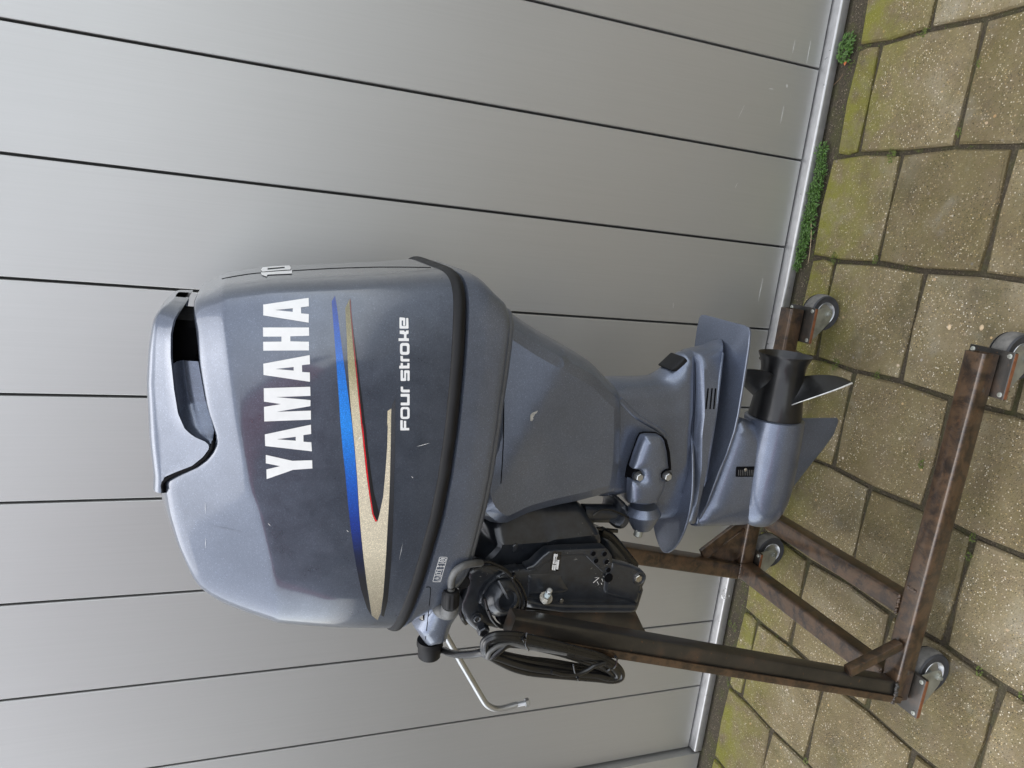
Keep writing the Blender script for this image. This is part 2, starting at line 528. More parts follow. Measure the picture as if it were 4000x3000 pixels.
t.bump(hgt, .75, .0022)

# ================================================================== SETTING
g = MB(); g.add([(-60, -60, -.012), (60, -60, -.012), (60, 60, -.012), (-60, 60, -.012)], [(0, 1, 2, 3)])
structure(obj('ground', g, 'soil', smooth=0))

# --- paving: 30 cm tiles in half bond, running away from the wall
pave = bpy.data.objects.new('pavement', None); COL.objects.link(pave); structure(pave)
PITCH_X, X00 = .2945, .0065
def tile_mesh(w, l, seed):
    r = random.Random(seed)
    mb = MB(); b = .005; hw, hl = w / 2, l / 2
    def ring(ix, z, jit):
        pts = []
        for (sx, sy) in ((-1, -1), (0, -1), (1, -1), (1, 0), (1, 1), (0, 1), (-1, 1), (-1, 0)):
            c = .012 if sx and sy else 0
            pts.append((sx * (hw - ix) - sx * c * .5 + r.uniform(-jit, jit), sy * (hl - ix) - sy * c * .5 + r.uniform(-jit, jit), z))
        return pts
    mb.loft([ring(0, -.05, 0), ring(0, -.006, .0015), ring(b, 0, .002)], cap1=True)
    me = bpy.data.meshes.new('paving_tile')
    me.from_pydata(mb.v, [], mb.f)
    me.materials.append(MATS['tile'])
    return me
full = [tile_mesh(PITCH_X - .0068, .2935, s) for s in range(7)]
def put_tile(me, x, y, tilt):
    o = bpy.data.objects.new('paving_tile', me); COL.objects.link(o); o.parent = pave
    o.location = (x, y, random.uniform(-.0025, .0025))
    o.rotation_euler = (random.gauss(0, tilt), random.gauss(0, tilt), random.gauss(0, .006) + random.choice((0, 0)))
for i in range(-9, 5):
    xc = X00 + PITCH_X * (i + .5)
    odd = i % 2                                            # column between X00 and X00+pitch (i=0): joints at -.295
    y0 = -.2925 if not odd else -.1435
    if i <= -3: y0 += .012
    edge = -.052 + random.uniform(-.012, .008)
    put_tile(tile_mesh(PITCH_X - .0068, edge - y0 - .0055, 20 + i), xc, (edge + y0) / 2, .004)
    for k in range(0, 11):
        put_tile(full[(i * 5 + k * 3) % 7], xc, y0 - .15 - .30 * k, .0035)

# --- clad wall
wall = thing('clad_wall', 'tall grey metal wall of wide vertical panels with dark joints', 'wall', (-.3, .05, 0))
seams = [-1.79 + .2597 * k for k in range(0, 14)]
def panel_mb(x0, x1, z0=.037, z1=2.75):
    mb = MB(); b = .0025; Y = .030
    def ring(i, y): return [(x0 + i, y, z0 + i), (x1 - i, y, z0 + i), (x1 - i, y, z1 - i), (x0 + i, y, z1 - i)]
    mb.loft([ring(0, Y + .03), ring(0, Y + b), ring(b * .35, Y + b * .35), ring(b, Y)], cap1=True)
    return mb
for a, b_ in zip(seams, seams[1:]):
    obj('wall_panel', panel_mb(a + .0029, b_ - .0029), 'panel_metal', wall, smooth=0)
# the outer corner on the left stands proud and runs down to the ground
for k in range(4):
    x1 = -1.797 - .26 * k; mbp = MB(); 
    mbp.box(x1 - .252, x1, .004, .06, .004, 2.75)
    obj('wall_panel', mbp, 'panel_metal', wall, smooth=0)
mbb = MB(); mbb.box(-2.9, 1.6, .0605, .075, .0, 2.75); obj('backing', mbb, 'grey_trim', wall, smooth=0)
mbs = MB()
prof = [(.060, .0), (.0015, .0), (.0, .002), (.0, .0255), (.0015, .0285), (.0045, .030), (.028, .033), (.060, .034)]
mbs.loft([[(x, y, z) for y, z in prof] for x in (-1.785, 1.6)], cap0=True, cap1=True)
obj('base_sill', mbs, 'alu_sill', wall, smooth=60)
# a lump of dried bird dropping on the sill
mbd = MB()
for _ in range(7):
    c0 = on(cF((0, 0)), 1, 0)
    px = on((2833 + random.uniform(-16, 16), 2331 + random.uniform(-9, 9)), 1, .004)
    mbd.lathe((px[0], px[1] - .002, px[2]), (0, 0, 1), [(-.003, .001), (-.001, .004 * random.uniform(.6, 1.2)), (.002, .002)], n=7)
tag(obj('bird_dropping', mbd, 'white_vinyl'), 'small white bird dropping on the metal sill at the foot of the wall', 'dropping')

# --- house across the yard (behind the photographer; it shows only as a reflection in the paint)
house = thing('house', 'dark house with red verge boards across the yard, seen mirrored in the motor cowl', 'house', (-6, -9, 0))
YH = -7.5
def wallpoly(pts, y0, y1):
    mb = MB(); n = len(pts)
    mb.loft([[(x, y, z) for x, z in pts] for y in (y0, y1)], cap0=True, cap1=True); return mb
HX0, HX1, HZ, RX, RZ = -9.0, -1.5, 2.2, -5.3, 4.7
obj('wall', wallpoly([(HX0, 0), (HX1, 0), (HX1, HZ), (RX, RZ), (HX0, HZ)], YH - 8, YH), 'house_wall', house, smooth=0)
for s, xe in ((1, HX1), (-1, HX0)):
    d = np.array([xe - RX, HZ - RZ]); d /= np.linalg.norm(d); e = np.array([xe, HZ]) + d * .35
    nrm = np.array([-d[1], d[0]]) * (1 if s > 0 else -1)
    P = [(RX, RZ + .02), tuple(e), tuple(e + nrm * .60), (RX, RZ + .74)]
    obj('verge_board', wallpoly(P, YH + .02, YH + .07), 'red_fascia', house, smooth=0)
    P2 = [(RX, RZ + .76), tuple(e + nrm * .62), tuple(e + nrm * .70), (RX, RZ + .86)]
    obj('roof', wallpoly(P2, YH - 8.2, YH + .06), 'roof_tiles', house, smooth=0)

gd = MB()
for k in range(22): gd.box(-8.2, -5.0, YH + .002, YH + (.05 if k % 2 else .02), .05 + k * .1, .149 + k * .1)
obj('garage_door', gd, 'door_ribs', house, smooth=0)
# scratches in the wall paint
cW2, cW3 = crop(2600, 0, .4822), crop(2500, 700, .4822)
panels = [o for o in wall.children if o.name.startswith('wall_panel')]
for c_, a, b_, w in ((cW2, (1176, 330), (1142, 515), 4), (cW2, (1048, 325), (1028, 430), 3), (cW3, (996, 800), (958, 988), 4), (cW3, (270, 1000), (268, 1045), 3), (cW2, (983, 680), (985, 712), 5), (cW2, (840, 718), (875, 722), 3), (cW2, (958, 860), (930, 1000), 3), (cW2, (590, 955), (640, 850), 2), (cW3, (770, 70), (790, 30), 3)):
    A, B = on(c_(a), 1, .0296), on(c_(b_), 1, .0296); d_ = B - A; n_ = np.cross(d_, (0, 1.0, 0)); n_ *= w * .00022 / np.linalg.norm(n_)
    mid = (A[0] + B[0]) / 2; pn = min(panels, key=lambda o: abs(o.location[0] + wall.location[0] - mid))
    M_ = (A + B) / 2
    obj('scratch', MB().add([A - n_ * .4, M_ - n_, B - n_ * .3, B + n_ * .3, M_ + n_, A + n_ * .4], [(0, 1, 4, 5), (1, 2, 3, 4)]), 'white_vinyl', pn, smooth=0)

# ================================================================== MOTOR STAND
stand = thing('motor_stand', 'rusty welded steel trolley on four casters carrying the outboard motor', 'stand', (-.55, -.47, 0))
ZB, ZT = .123, .171
NRY, FRY = -.748, -.176
w_ = .048
def beamobj(name, p0, p1, w=w_, h=w_, up=(0, 0, 1), m='rust_steel', r=.006, cap=True, label=None):
    return obj(name, MB().beam(p0, p1, w, h, up, r, cap), m, stand, smooth=40, label=label)
def hollow(name, x0, x1, yc):
    mb = MB(); zc = (ZB + ZT) / 2
    def ring(x, s, r):
        out = []
        for (sx, sz, a0) in ((1, 1, 0), (-1, 1, 90), (-1, -1, 180), (1, -1, 270)):
            for k in range(4):
                a = math.radians(a0 + 30 * k)
                out.append((x, yc + sx * (s - r) + r * math.cos(a), zc + sz * (s - r) + r * math.sin(a)))
        return out
    mb.loft([ring(x0, .024, .007), ring(x1, .024, .007), ring(x1, .0205, .004), ring(x0 + .4, .0205, .004)], cap0=True, cap1=True)
    return obj(name, mb, 'rust_steel', stand, smooth=40)
hollow('base_rail', -.976, -.150, NRY)
hollow('base_rail', -.968, -.141, FRY)
zc = (ZB + ZT) / 2
beamobj('cross_tube', (-.945, NRY + .025, zc), (-.945, FRY - .025, zc))
beamobj('cross_tube', (-.752, NRY + .025, zc), (-.752, FRY - .025, zc))
# the two leaning posts
LEAN = .235
def post_pt(z, near): 
    return np.array([-.951 + (z - ZT) * LEAN, (NRY + .075 * (z - ZT)) if near else (FRY - .075 * (z - ZT)), z])
beamobj('post', post_pt(ZT, True), post_pt(1.12, True), .046, .040, up=(0, 1, 0), m='mill_steel')
beamobj('post_strip', post_pt(ZT - .02, True) + np.array([-.0165, -.0245, 0]), post_pt(1.10, True) + np.array([-.0165, -.0245, 0]), .016, .004, up=(0, 1, 0), r=.001)
beamobj('post', post_pt(ZT, False), post_pt(1.12, False), .048, .048, up=(0, 1, 0), m='rust_steel')
# gussets: short square stays welded across each corner; the far corner also has a web plate
pa = on((3485, 2500), 2, ZT + .004); pb = post_pt(ZT + .150, True) + np.array([.026, -.008, 0])
pb2 = on((3312, 2620), 1, NRY - .006)
beamobj('gusset_bar', (pa[0], NRY - .004, ZT + .004), (pb2[0], NRY - .006, pb2[2]), .022, .022, up=(0, 1, 0), r=.003)
a = np.array([-.80, FRY, ZT + .006]); b = post_pt(ZT + .140, False) + np.array([.030, 0, 0])
beamobj('gusset_bar', a, b, .036, .012, up=(0, 1, 0), r=.002)
web = [(-.925, ZT), (a[0] - .012, ZT), (b[0] - .008, b[2] - .018), (b[0] - .025, b[2] - .03)]
obj('gusset_web', puff(web, .004, .002, FRY - .008, e=.003, step=.03), 'rust_steel', stand)
# transom box the motor is clamped to
YTN, YTF = -.612, -.335
tr = [(2055, 2385), (2480, 2380), (2515, 2455), (2556, 2515), (2500, 2508), (2285, 2486), (2068, 2462), (2046, 2430)]
TR = [tuple(on(p, 1, YTN)[[0, 2]]) for p in tr]
obj('transom_plate', puff(TR, (YTF - YTN) / 2, .003, (YTN + YTF) / 2, e=(YTF - YTN) / 2 - .003, step=.03), 'mill_steel', stand)
# weld beads
def bead(p0, p1, n, r):
    mb = MB(); p0, p1 = np.array(p0), np.array(p1)
    for k in range(n):
        q = p0 + (p1 - p0) * (k + .5) / n + rng.normal(0, r * .25, 3)
        mb.lathe(q - np.array([0, 0, r]), (0, 0, 1), [(0, r * .3), (r * .6, r * rng.uniform(.8, 1.2)), (r * 1.5, r * .8), (r * 2, r * .2)], n=7)
    return mb
pz = post_pt(ZT, True)
obj('weld_bead', bead(pz + np.array([.026, -.024, .004]), pz + np.array([-.026, -.024, .004]), 11, .005), 'mill_steel', stand)
q1 = on((2300, 2486), 1, -.672); q2 = on((2345, 2490), 1, -.672)
obj('weld_bead', bead(q1, q2, 9, .006), 'mill_steel', stand)
q1 = on((2500, 2506), 1, -.672); q2 = on((2552, 2516), 1, -.672)
obj('weld_bead', bead(q1, q2, 9, .006), 'mill_steel', stand)
b_ = np.array([-.73, NRY + .027, ZT]); obj('weld_bead', bead(b_ + np.array([-.045, 0, 0]), b_ + np.array([.003, 0, 0]), 10, .004), 'rust_steel', stand)

for p0, p1, n in (((-.968, FRY - .026, ZT), (-.922, FRY - .026, ZT), 10), ((-.776, FRY - .026, ZT), (-.728, FRY - .026, ZT), 10), ((-.968, NRY + .027, ZT), (-.922, NRY + .027, ZT), 10), ((-.700, NRY - .010, ZT), (-.700, NRY + .014, ZT), 6)):
    obj('weld_bead', bead(p0, p1, n, .004), 'rust_steel', stand)
# --- casters
def caster(x, y, yaw):
    """swivel caster under a rail: welded plate, zinc fork, rubber wheel"""
    cz, R = .0525, .0525
    ca, sa = math.cos(yaw), math.sin(yaw)
    def T(mb):
        mb.v = [(x + (vx * ca - vy * sa), y + (vx * sa + vy * ca), vz) for vx, vy, vz in mb.v]; return mb
    def P(mb):
        mb.v = [(x + vx, y + vy, vz) for vx, vy, vz in mb.v]; return mb
    mb = MB(); mb.beam((-.05, 0, .1155), (.05, 0, .1155), .1, .009, r=.0015)
    pl = obj('mounting_plate', P(mb), 'mill_steel', stand, smooth=30)
    mb = MB(); mb.box(-.0485, .0485, -.0515, -.0503, .1115, .1195)
    obj('plate_edge', P(mb), 'rust_orange', pl, smooth=0)
    for sx in (-1, 1):
        for sy in (-1, 1):
            mb = MB().lathe((sx * .041, sy * .041, .1195), (0, 0, 1), [(0, .0055), (.002, .0055), (.0035, .004), (.0036, .0018), (.002, .0015)], n=12)
            obj('screw', P(mb), 'zinc', pl)
    mb = MB(); mb.beam((-.045, 0, .109), (.045, 0, .109), .092, .003, r=.001)
    for sy in (-1, 1):
        yy = sy * .0295
        pts = round_poly([(-.043, .108), (.043, .108), (.046, .100), (.052, .066), (.050, .044), (.036, .036), (.012, .042), (-.040, .088)], .008)
        q = puff(pts, .0016, .001, yy, e=.0012, step=.012); mb.add(q.v, q.f)
    mb.lathe((0, 0, .103), (0, 0, 1), [(0, .024), (.006, .024)], n=24)
    fk = obj('caster_fork', T(mb), 'zinc', stand, smooth=30)
    ax = (.036, 0, cz)
    mb = MB()
    mb.lathe((ax[0], -.0205, cz), (0, 1, 0), [(0, .033), (.0005, .0415), (.004, .0488), (.010, R - .0008), (.0205, R), (.031, R - .0008), (.037, .0488), (.0405, .0415), (.041, .033)], n=40, cap0=False, cap1=False)
    obj('tyre', T(mb), 'tyre_grey', fk, smooth=40)
    mb = MB()
    mb.lathe((ax[0], -.0208, cz), (0, 1, 0), [(0, .0315), (-.0008, .0455), (-.0014, .0470), (.0026, .0496)], n=40, cap0=False, cap1=False)
    mb.lathe((ax[0], .0208, cz), (0, -1, 0), [(0, .0315), (-.0008, .0455), (-.0014, .0470), (.0026, .0496)], n=40, cap0=False, cap1=False)
    obj('tyre_sidewall', T(mb), 'tyre_dark', fk, smooth=40)
    mb = MB()
    for s in (1, -1):
        mb.lathe((ax[0], -.0200 * s, cz), (0, s, 0), [(.009, .009), (.007, .018), (.007, .024), (.0, .0285), (-.0022, .0308), (.001, .0325)], n=36, cap0=True, cap1=False)
    obj('rim', T(mb), 'zinc_bright', fk, smooth=50)
    mb = MB()
    mb.hexnut((ax[0], -.0310, cz), (0, -1, 0), .0085, .006); mb.tube([(ax[0], -.0365, cz), (ax[0], -.042, cz)], .004, 10)
    mb.hexnut((ax[0], .0310, cz), (0, 1, 0), .0085, .006); mb.tube([(ax[0], -.031, cz), (ax[0], .031, cz)], .004, 10)
    obj('axle_bolt', T(mb), 'zinc', fk, smooth=30)
caster(-.958, -.748, .05)
caster(-.190, -.748, .02)
caster(-.935, -.168, .0)
caster(-.181, -.184, .0)

# ================================================================== OUTBOARD MOTOR
YM = -.475
motor = thing('outboard_motor', 'blue-grey outboard motor with white lettering and three black propeller blades, clamped to the rusty stand', 'outboard motor', (-.45, YM, .9))

# ---- hood: a lofted shell, measured rows from the rubber seal up to the crease, the chamfer and the deck
def zb(x): return interp(x, [(-.80, 1.352), (-.69, 1.336), (-.59, 1.317), (-.49, 1.300), (-.42, 1.293), (-.33, 1.289), (-.24, 1.289), (-.16, 1.290), (-.085, 1.288)])
def zc(x): return interp(x, [(-.80, 1.530), (-.72, 1.533), (-.573, 1.552), (-.537, 1.560), (-.483, 1.573), (-.439, 1.589), (-.399, 1.596), (-.325, 1.610), (-.253, 1.620), (-.196, 1.628), (-.138, 1.634)])
def zd(x): return interp(x, [(-.80, 1.60), (-.727, 1.600), (-.69, 1.628), (-.66, 1.650), (-.637, 1.666), (-.60, 1.678), (-.567, 1.690), (-.514, 1.704), (-.462, 1.7125), (-.455, 1.711), (-.446, 1.703), (-.436, 1.690), (-.419, 1.664), (-.401, 1.648), (-.383, 1.639), (-.365, 1.637), (-.323, 1.652), (-.257, 1.664), (-.207, 1.670), (-.186, 1.676), (-.165, 1.680), (-.14, 1.668)])
WB, WC, WT, ZTOP = .232, .208, .132, 1.728
def chamfer(x, z):
    return WC - (WC - WT) * np.clip((z - zc(x)) / (ZTOP - zc(x)), 0, 1.15)
XR = [(1.28, -.086), (1.366, -.100), (1.46, -.112), (1.568, -.126), (1.634, -.141), (1.652, -.150), (1.672, -.163), (1.682, -.178)]
XF = [(1.28, -.752), (1.352, -.752), (1.447, -.742), (1.53, -.731), (1.60, -.718), (1.64, -.706), (1.66, -.690), (1.68, -.665)]
NH = 180
def _hood_angles():
    a = np.linspace(0, 2 * math.pi, 20001); c, s = np.cos(a), np.sin(a)
    ex = np.where(c > 0, 6.0, 5.0)
    x = -.386 + np.where(c > 0, .30, .366) * np.sign(c) * np.abs(c) ** (2 / ex); y = .232 * np.sign(s) * np.abs(s) ** (2 / ex)
    L = np.hypot(np.diff(x), np.diff(y)); xm = (x[1:] + x[:-1]) / 2
    L = L * np.where((xm > -.49) & (xm < -.355), 2.2, 1.0) * np.where(np.abs(y[1:]) < .19, 1.5, 1.0)
    cum = np.concatenate([[0], np.cumsum(L)]); cum /= cum[-1]
    return np.interp(np.arange(NH) / NH, cum, a)
HANG = _hood_angles()
def hood_row(k, n=NH, grow=0.0):
    """k in 0..1 seal->crease, 1..2 crease->deck edge, 2..3 deck edge->middle"""
    pts = []
    kk = min(k, 2.0)
    zr = np.interp(kk, [0, 1, 2], [1.288, 1.634, 1.678]); zf = np.interp(kk, [0, 1, 2], [1.352, 1.535, 1.662])
    xr, xf = interp(zr, XR), interp(zf, XF)
    xc = xr - .30
    nr, nf = 6.0, np.interp(kk, [0, 1, 2], [5.0, 4.8, 4.0])
    for j in range(n):
        a = HANG[j]
        c, s = math.cos(a), math.sin(a)
        ex = nr if c > 0 else nf
        # angle respaced so that the corners keep enough points
        x = xc + (xr - xc if c > 0 else xc - xf) * math.copysign(abs(c) ** (2 / ex), c)
        f = abs(s) ** (2 / ex)
        if k <= 1:
            z = zb(x) + (zc(x) - zb(x)) * k
            w = WB + (WC - WB) * k + .006 * math.sin(math.pi * k)
        else:
            z = zc(x) + (zd(x) - zc(x)) * (kk - 1)
            w = chamfer(x, z)
        if k > 2:
            q = k - 2
            f *= (1 - q); x = xc + (x - xc) * (1 - q * .9); z = zd(x) - .006 * q if x > -.45 else zd(x) + .026 * math.sin(q * math.pi / 2)
        pts.append((x, YM + math.copysign(f, s) * (w + grow), z))
    return pts
ks = [0, .02, .1, .2, .3, .4, .5, .6, .7, .8, .88, .94, .982, .994, 1.006, 1.025, 1.08, 1.2, 1.35, 1.5, 1.7, 1.85, 1.94, 2.0, 2.04, 2.1, 2.3, 2.5, 2.75, 3.0]
hood = MB().loft([hood_row(k) for k in ks], cap1=True)
# soften the crease a little
HV = np.array(hood.v).reshape(len(ks), NH, 3)
for _ in range(2):
    for i in range(12, 16): HV[i] = .25 * HV[i - 1] + .5 * HV[i] + .25 * HV[i + 1]
    for i in range(22, 25): HV[i] = .25 * HV[i - 1] + .5 * HV[i] + .25 * HV[i + 1]
hood.v = [tuple(q) for q in HV.reshape(-1, 3)]
ho = obj('cowl', hood, 'motor_paint', motor, smooth=38)

# ---- cap with the rear air scoop, standing proud of the hood
def cap_lip(x): return interp(x, [(-.478, 1.716), (-.459, 1.7155), (-.446, 1.711), (-.436, 1.697), (-.419, 1.670), (-.401, 1.654), (-.385, 1.645), (-.376, 1.647), (-.37, 1.668), (-.36, 1.681), (-.337, 1.691), (-.299, 1.697), (-.25, 1.702), (-.215, 1.7022), (-.195, 1.699), (-.183, 1.693), (-.1745, 1.688)])
def cap_edge(x): return interp(x, [(-.48, 1.7185), (-.449, 1.7175), (-.384, 1.7235), (-.298, 1.729), (-.235, 1.727), (-.205, 1.7250), (-.193, 1.7225), (-.184, 1.718), (-.1745, 1.706)])
def cap_top(x): return cap_edge(x) + interp(x, [(-.48, .018), (-.40, .019), (-.25, .015), (-.2, .010), (-.184, .006), (-.176, .003)])
def cap_plan(x):
    t = np.clip((x + .245) / .0705, 0, 1)
    return (1 - t ** 3.4) ** (1 / 3.4)
xs = np.concatenate([np.linspace(-.474, -.24, 60), -.236 + .0614 * np.sin(np.linspace(0, math.pi / 2, 22))])
rings = []
for x in xs:
    lo, ed, tp = cap_lip(x), cap_edge(x), cap_top(x)
    p = max(cap_plan(x), .02)
    hw_lo, hw_ed = (chamfer(x, lo) + .001) * p, (chamfer(x, ed) + .001) * p
    half = [(hw_lo - .010, lo + .004), (hw_lo - .003, lo - .0005), (hw_lo, lo + .002)]
    for q in (.25, .5, .75, .92): half.append((hw_lo + (hw_ed - hw_lo) * q, lo + (ed - lo) * q))
    for a in (0, .2, .45, .75, 1.05, 1.3, 1.5): half.append((hw_ed * (.72 + .28 * math.cos(a * .9)) if a < 1.5 else hw_ed * .62, ed + (tp - ed) * .8 * math.sin(min(a, 1.5708))))
    half.append((hw_ed * .3, ed + (tp - ed) * .95)); half.append((0.0, tp))
    ring = [(x, YM - w, z) for w, z in half] + [(x, YM + w, z) for w, z in half[::-1][1:]]
    rings.append(ring)
f0 = [(x - .0005, YM + (y - YM) * .985, z - .004) for x, y, z in rings[0]]; f1 = [(x + .002, YM + (y - YM) * .95, z - .035) for x, y, z in rings[0]]
cap = MB().loft([f1, f0] + rings, closed=False)
obj('top_cover', cap, 'motor_paint', motor, smooth=40)
# black shell painting in the shade under the cover, and the sloping duct walls
def shade_shell():
    mb = MB(); rr = []
    for x in np.linspace(-.470, -.1785, 60):
        p = max(cap_plan(x), .05)
        lo = cap_lip(x) + .003; w = (chamfer(x, cap_edge(x)) - .006) * p; wl_ = (chamfer(x, lo) - .007) * p
        rr.append([(x, YM - wl_, lo), (x, YM - w, cap_edge(x) - .004), (x, YM, cap_top(x) - .007), (x, YM + w, cap_edge(x) - .004), (x, YM + wl_, lo)])
    mb.loft(rr, closed=False); return mb
obj('scoop_shade_shell', shade_shell(), 'black_hole', motor)
for sgn in (-1, 1):
    rr = []
    for x in np.linspace(-.379, -.262, 34):
        lo = cap_lip(x); bot = zd(x) + .0035
        w = chamfer(x, lo)
        d = .032 * min(1, (x + .381) / .05)
        row = []
        for q in np.linspace(0, 1, 9):
            z = lo + .001 + (bot - lo) * q
            ins = d * (1 - (1 - min(q / .45, 1)) ** 2) ** .5 - (q > .45) * (chamfer(x, z) - chamfer(x, lo)) * .25
            row.append((x, YM + sgn * (w - .004 - ins), z))
        rr.append(row)
    # rounded rear end of the duct wall
    mb = MB().loft(rr, closed=False)
    obj('air_duct', mb, 'motor_paint_satin', motor, smooth=50)
mb = MB().loft([[(x, YM - .085 * q, zd(x) - .004), (x, YM - .085 * q, cap_edge(x) - .004), (x, YM + .085 * q, cap_edge(x) - .004), (x, YM + .085 * q, zd(x) - .004)] for x, q in ((-.46, 1), (-.215, 1), (-.205, .9))], cap0=True, cap1=True)
obj('scoop_shade_block', mb, 'black_hole', motor)  # added black block: the dark inside the scoop as a solid

# ---- rubber seal between hood and lower cowl
def loop_at(k, grow=0.0): return [np.array(p) for p in hood_row(k, grow=grow)]
def band(prof, n=NH):
    """profile of (outward, dz) swept round the seam"""
    base = np.array(hood_row(0)); c = base.mean(0)
    nxt = np.roll(base, -1, 0); prv = np.roll(base, 1, 0)
    t = nxt - prv; t[:, 2] = 0; t /= np.linalg.norm(t, axis=1)[:, None]
    nr = np.stack([t[:, 1], -t[:, 0], np.zeros(n)], 1)
    return MB().loft([base + nr * o + np.array([0, 0, dz]) for o, dz in prof]), base, nr
mb, SB, SN = band([(-.006, .001), (.0005, .001), (.0035, -.002), (.0058, -.007), (.0064, -.011), (.0056, -.015), (.002, -.0195), (-.006, -.022)])
obj('rubber_seal', mb, 'rubber', motor, smooth=60)

# ---- lower cowl (pan)
def pan_drop(x): return interp(x, [(-.80, .047), (-.74, .060), (-.68, .073), (-.60, .078), (-.5, .0745), (-.40, .0735), (-.3, .0735), (-.2, .078), (-.12, .082), (-.086, .060)])
def pan_row(q):
    out = []
    for p, nn in zip(SB, SN):
        x = p[0]; D = pan_drop(x)
        if q <= 1:
            o = np.interp(q, [0, .04, .5, .86, .95, 1], [-.004, .0015, .001, -.002, -.006, -.013]); z = p[2] - .022 - D * min(q, 1)
            rear = np.clip((x + .16) / .075, 0, 1)
            front = np.clip((-.62 - x) / .12, 0, 1); o -= front * .035 * q
            o -= rear * .050 * max(0, q - .45) ** 1.5 * 1.6
            out.append(p + nn * o + np.array([0, 0, z - p[2]]))
        else:
            s = q - 1
            rear = np.clip((x + .16) / .075, 0, 1)
            base = p + nn * (-.013 - np.clip((-.62 - x) / .12, 0, 1) * .035 - rear * .050 * .55 ** 1.5 * 1.6)
            tgt = np.array([-.42 + (base[0] + .42) * (1 - .10 * s), YM + (base[1] - YM) * (1 - .38 * s), p[2] - .022 - D - .022 * s ** .7])
            out.append(np.array([base[0] * (1 - s) + tgt[0] * s, base[1] * (1 - s) + tgt[1] * s, tgt[2]]))
    return out
mb = MB().loft([pan_row(q) for q in (0, .04, .2, .4, .6, .75, .86, .92, .96, 1.0, 1.1, 1.3, 1.6, 2.0)], cap1=True)
obj('lower_cowl', mb, 'motor_paint_satin', motor, smooth=45)

# ---- apron (upper casing cover)
YA = YM - .06
ap = [cB(p) for p in ((690, 436), (745, 478), (830, 528), (1000, 645), (1200, 758), (1350, 850), (1440, 940), (1500, 1000), (1530, 1060), (1537, 1250), (1525, 1500), (1490, 1659))] + \
     [cC(p) for p in ((176, 1080), (150, 1200), (108, 1268))] + [cF(p) for p in ((1330, 192), (1110, 238), (950, 264), (800, 296), (715, 330), (640, 350), (540, 320), (440, 200), (420, 0))] + [cB(p) for p in ((560, 1200), (560, 800), (600, 480))]
AP = smooth_path([on(p, 1, YA)[[0, 2]] for p in ap], 3, closed=True)
k0, k1 = xz(cB, [(1200, 780), (770, 1520)], YM - .115)
kd = np.array(k1) - np.array(k0); kd /= np.linalg.norm(kd); kn = np.array([-kd[1], kd[0]])
if kn[1] < 0: kn = -kn
def apW(x, z):
    s = (np.array([x, z]) - np.array(k0)) @ kn          # >0 above / behind the crease
    base = .122 + .12 * np.clip(z - .98, -.2, .3)
    return base - .30 * .005 * math.log1p(math.exp(min(s / .005, 60)))
obj('apron', puff(AP, apW, .045, YM, e=.018, step=.012, lines=[[k0, k1]]), 'motor_paint_satin', motor, smooth=22)

def leg(x):
    return np.clip((x + .675) / .20, 0, 1) ** .6 * np.clip((-.185 - x) / .17, 0, 1) ** .5
def onleg(c, pts, w):
    out = []
    for p in pts:
        q = on(c(p) if c else p, 1, YM)
        for _ in range(3): q = on(c(p) if c else p, 1, YM - w * leg(q[0]) * .85)
        out.append(q[[0, 2]])
    return out
# ---- upper casing below the apron with its flared ridge
uc = [cC(p) for p in ((70, 640), (155, 598), (300, 592), (420, 586), (480, 556), (530, 498), (572, 438), (604, 426), (640, 430), (645, 640), (630, 900), (617, 1150), (600, 1260), (585, 1300), (540, 1390), (430, 1412), (340, 1400), (320, 1330), (262, 1330), (235, 1262), (110, 1275), (20, 1240), (10, 900))]
UC = smooth_path(onleg(None, uc, .06), 3, closed=True)
rl = xz(cM4, [(430, 10), (520, 110), (600, 190), (700, 255), (800, 312), (870, 360), (900, 420)], YM - .085)
RL = np.array(resample(smooth_path(rl, 6), .002, closed=False))
def ucW(x, z):
    d = RL - np.array([x, z]); i = np.argmin((d ** 2).sum(1)); dd = math.sqrt((d[i] ** 2).sum())
    t = RL[min(i + 1, len(RL) - 1)] - RL[max(i - 1, 0)]
    side = t[0] * (z - RL[i][1]) - t[1] * (x - RL[i][0])
    s = dd if side > 0 else -dd
    b = 1 / (1 + math.exp(np.clip(s / .005, -40, 40)))
    up_ = np.clip((z - .74) / .08, 0, 1)
    return (.062 * (leg(x) * (1 - up_) + up_) + .002 * b)
obj('upper_casing', puff(UC, ucW, .030, YM, e=.006, step=.007, lines=[]), 'motor_paint_satin', motor, smooth=40)

# ---- lower unit: gearcase top with bevelled shoulder, anti-ventilation plate, strut, torpedo, skeg
lc = [cC(p) for p in ((628, 424), (740, 388), (800, 345), (800, 375), (778, 640), (750, 820), (714, 1030), (672, 1270), (632, 1430), (600, 1436), (560, 1420), (592, 1290), (608, 1150), (618, 900), (632, 640))]
LC = onleg(None, lc, .073)
obj('gearcase_top', puff(LC, lambda x, z: .006 + .068 * leg(x), .014, YM, e=.004, step=.009), 'motor_paint_satin', motor, smooth=35)
PL0 = np.array([-.649, YM, .579]); PLN = np.array([-.0445, 0, 1.0]); PLN /= np.linalg.norm(PLN)
near_edge = [(690, 217), (780, 226), (850, 240), (920, 258), (947, 272), (955, 300), (948, 380), (930, 500), (905, 660), (885, 780), (862, 885), (820, 1010), (770, 1130), (700, 1318), (655, 1400), (628, 1437)]
NE = [on_plane(cC(p), PL0, PLN) for p in near_edge]
NE = [p for p in NE]
mid_rear = [p for p in NE if p[1] < YM]
half = [(p[0], min(p[1], YM - .002) - YM) for p in NE if p[1] <= YM + .002]
half = half if half else [(p[0], p[1] - YM) for p in NE]
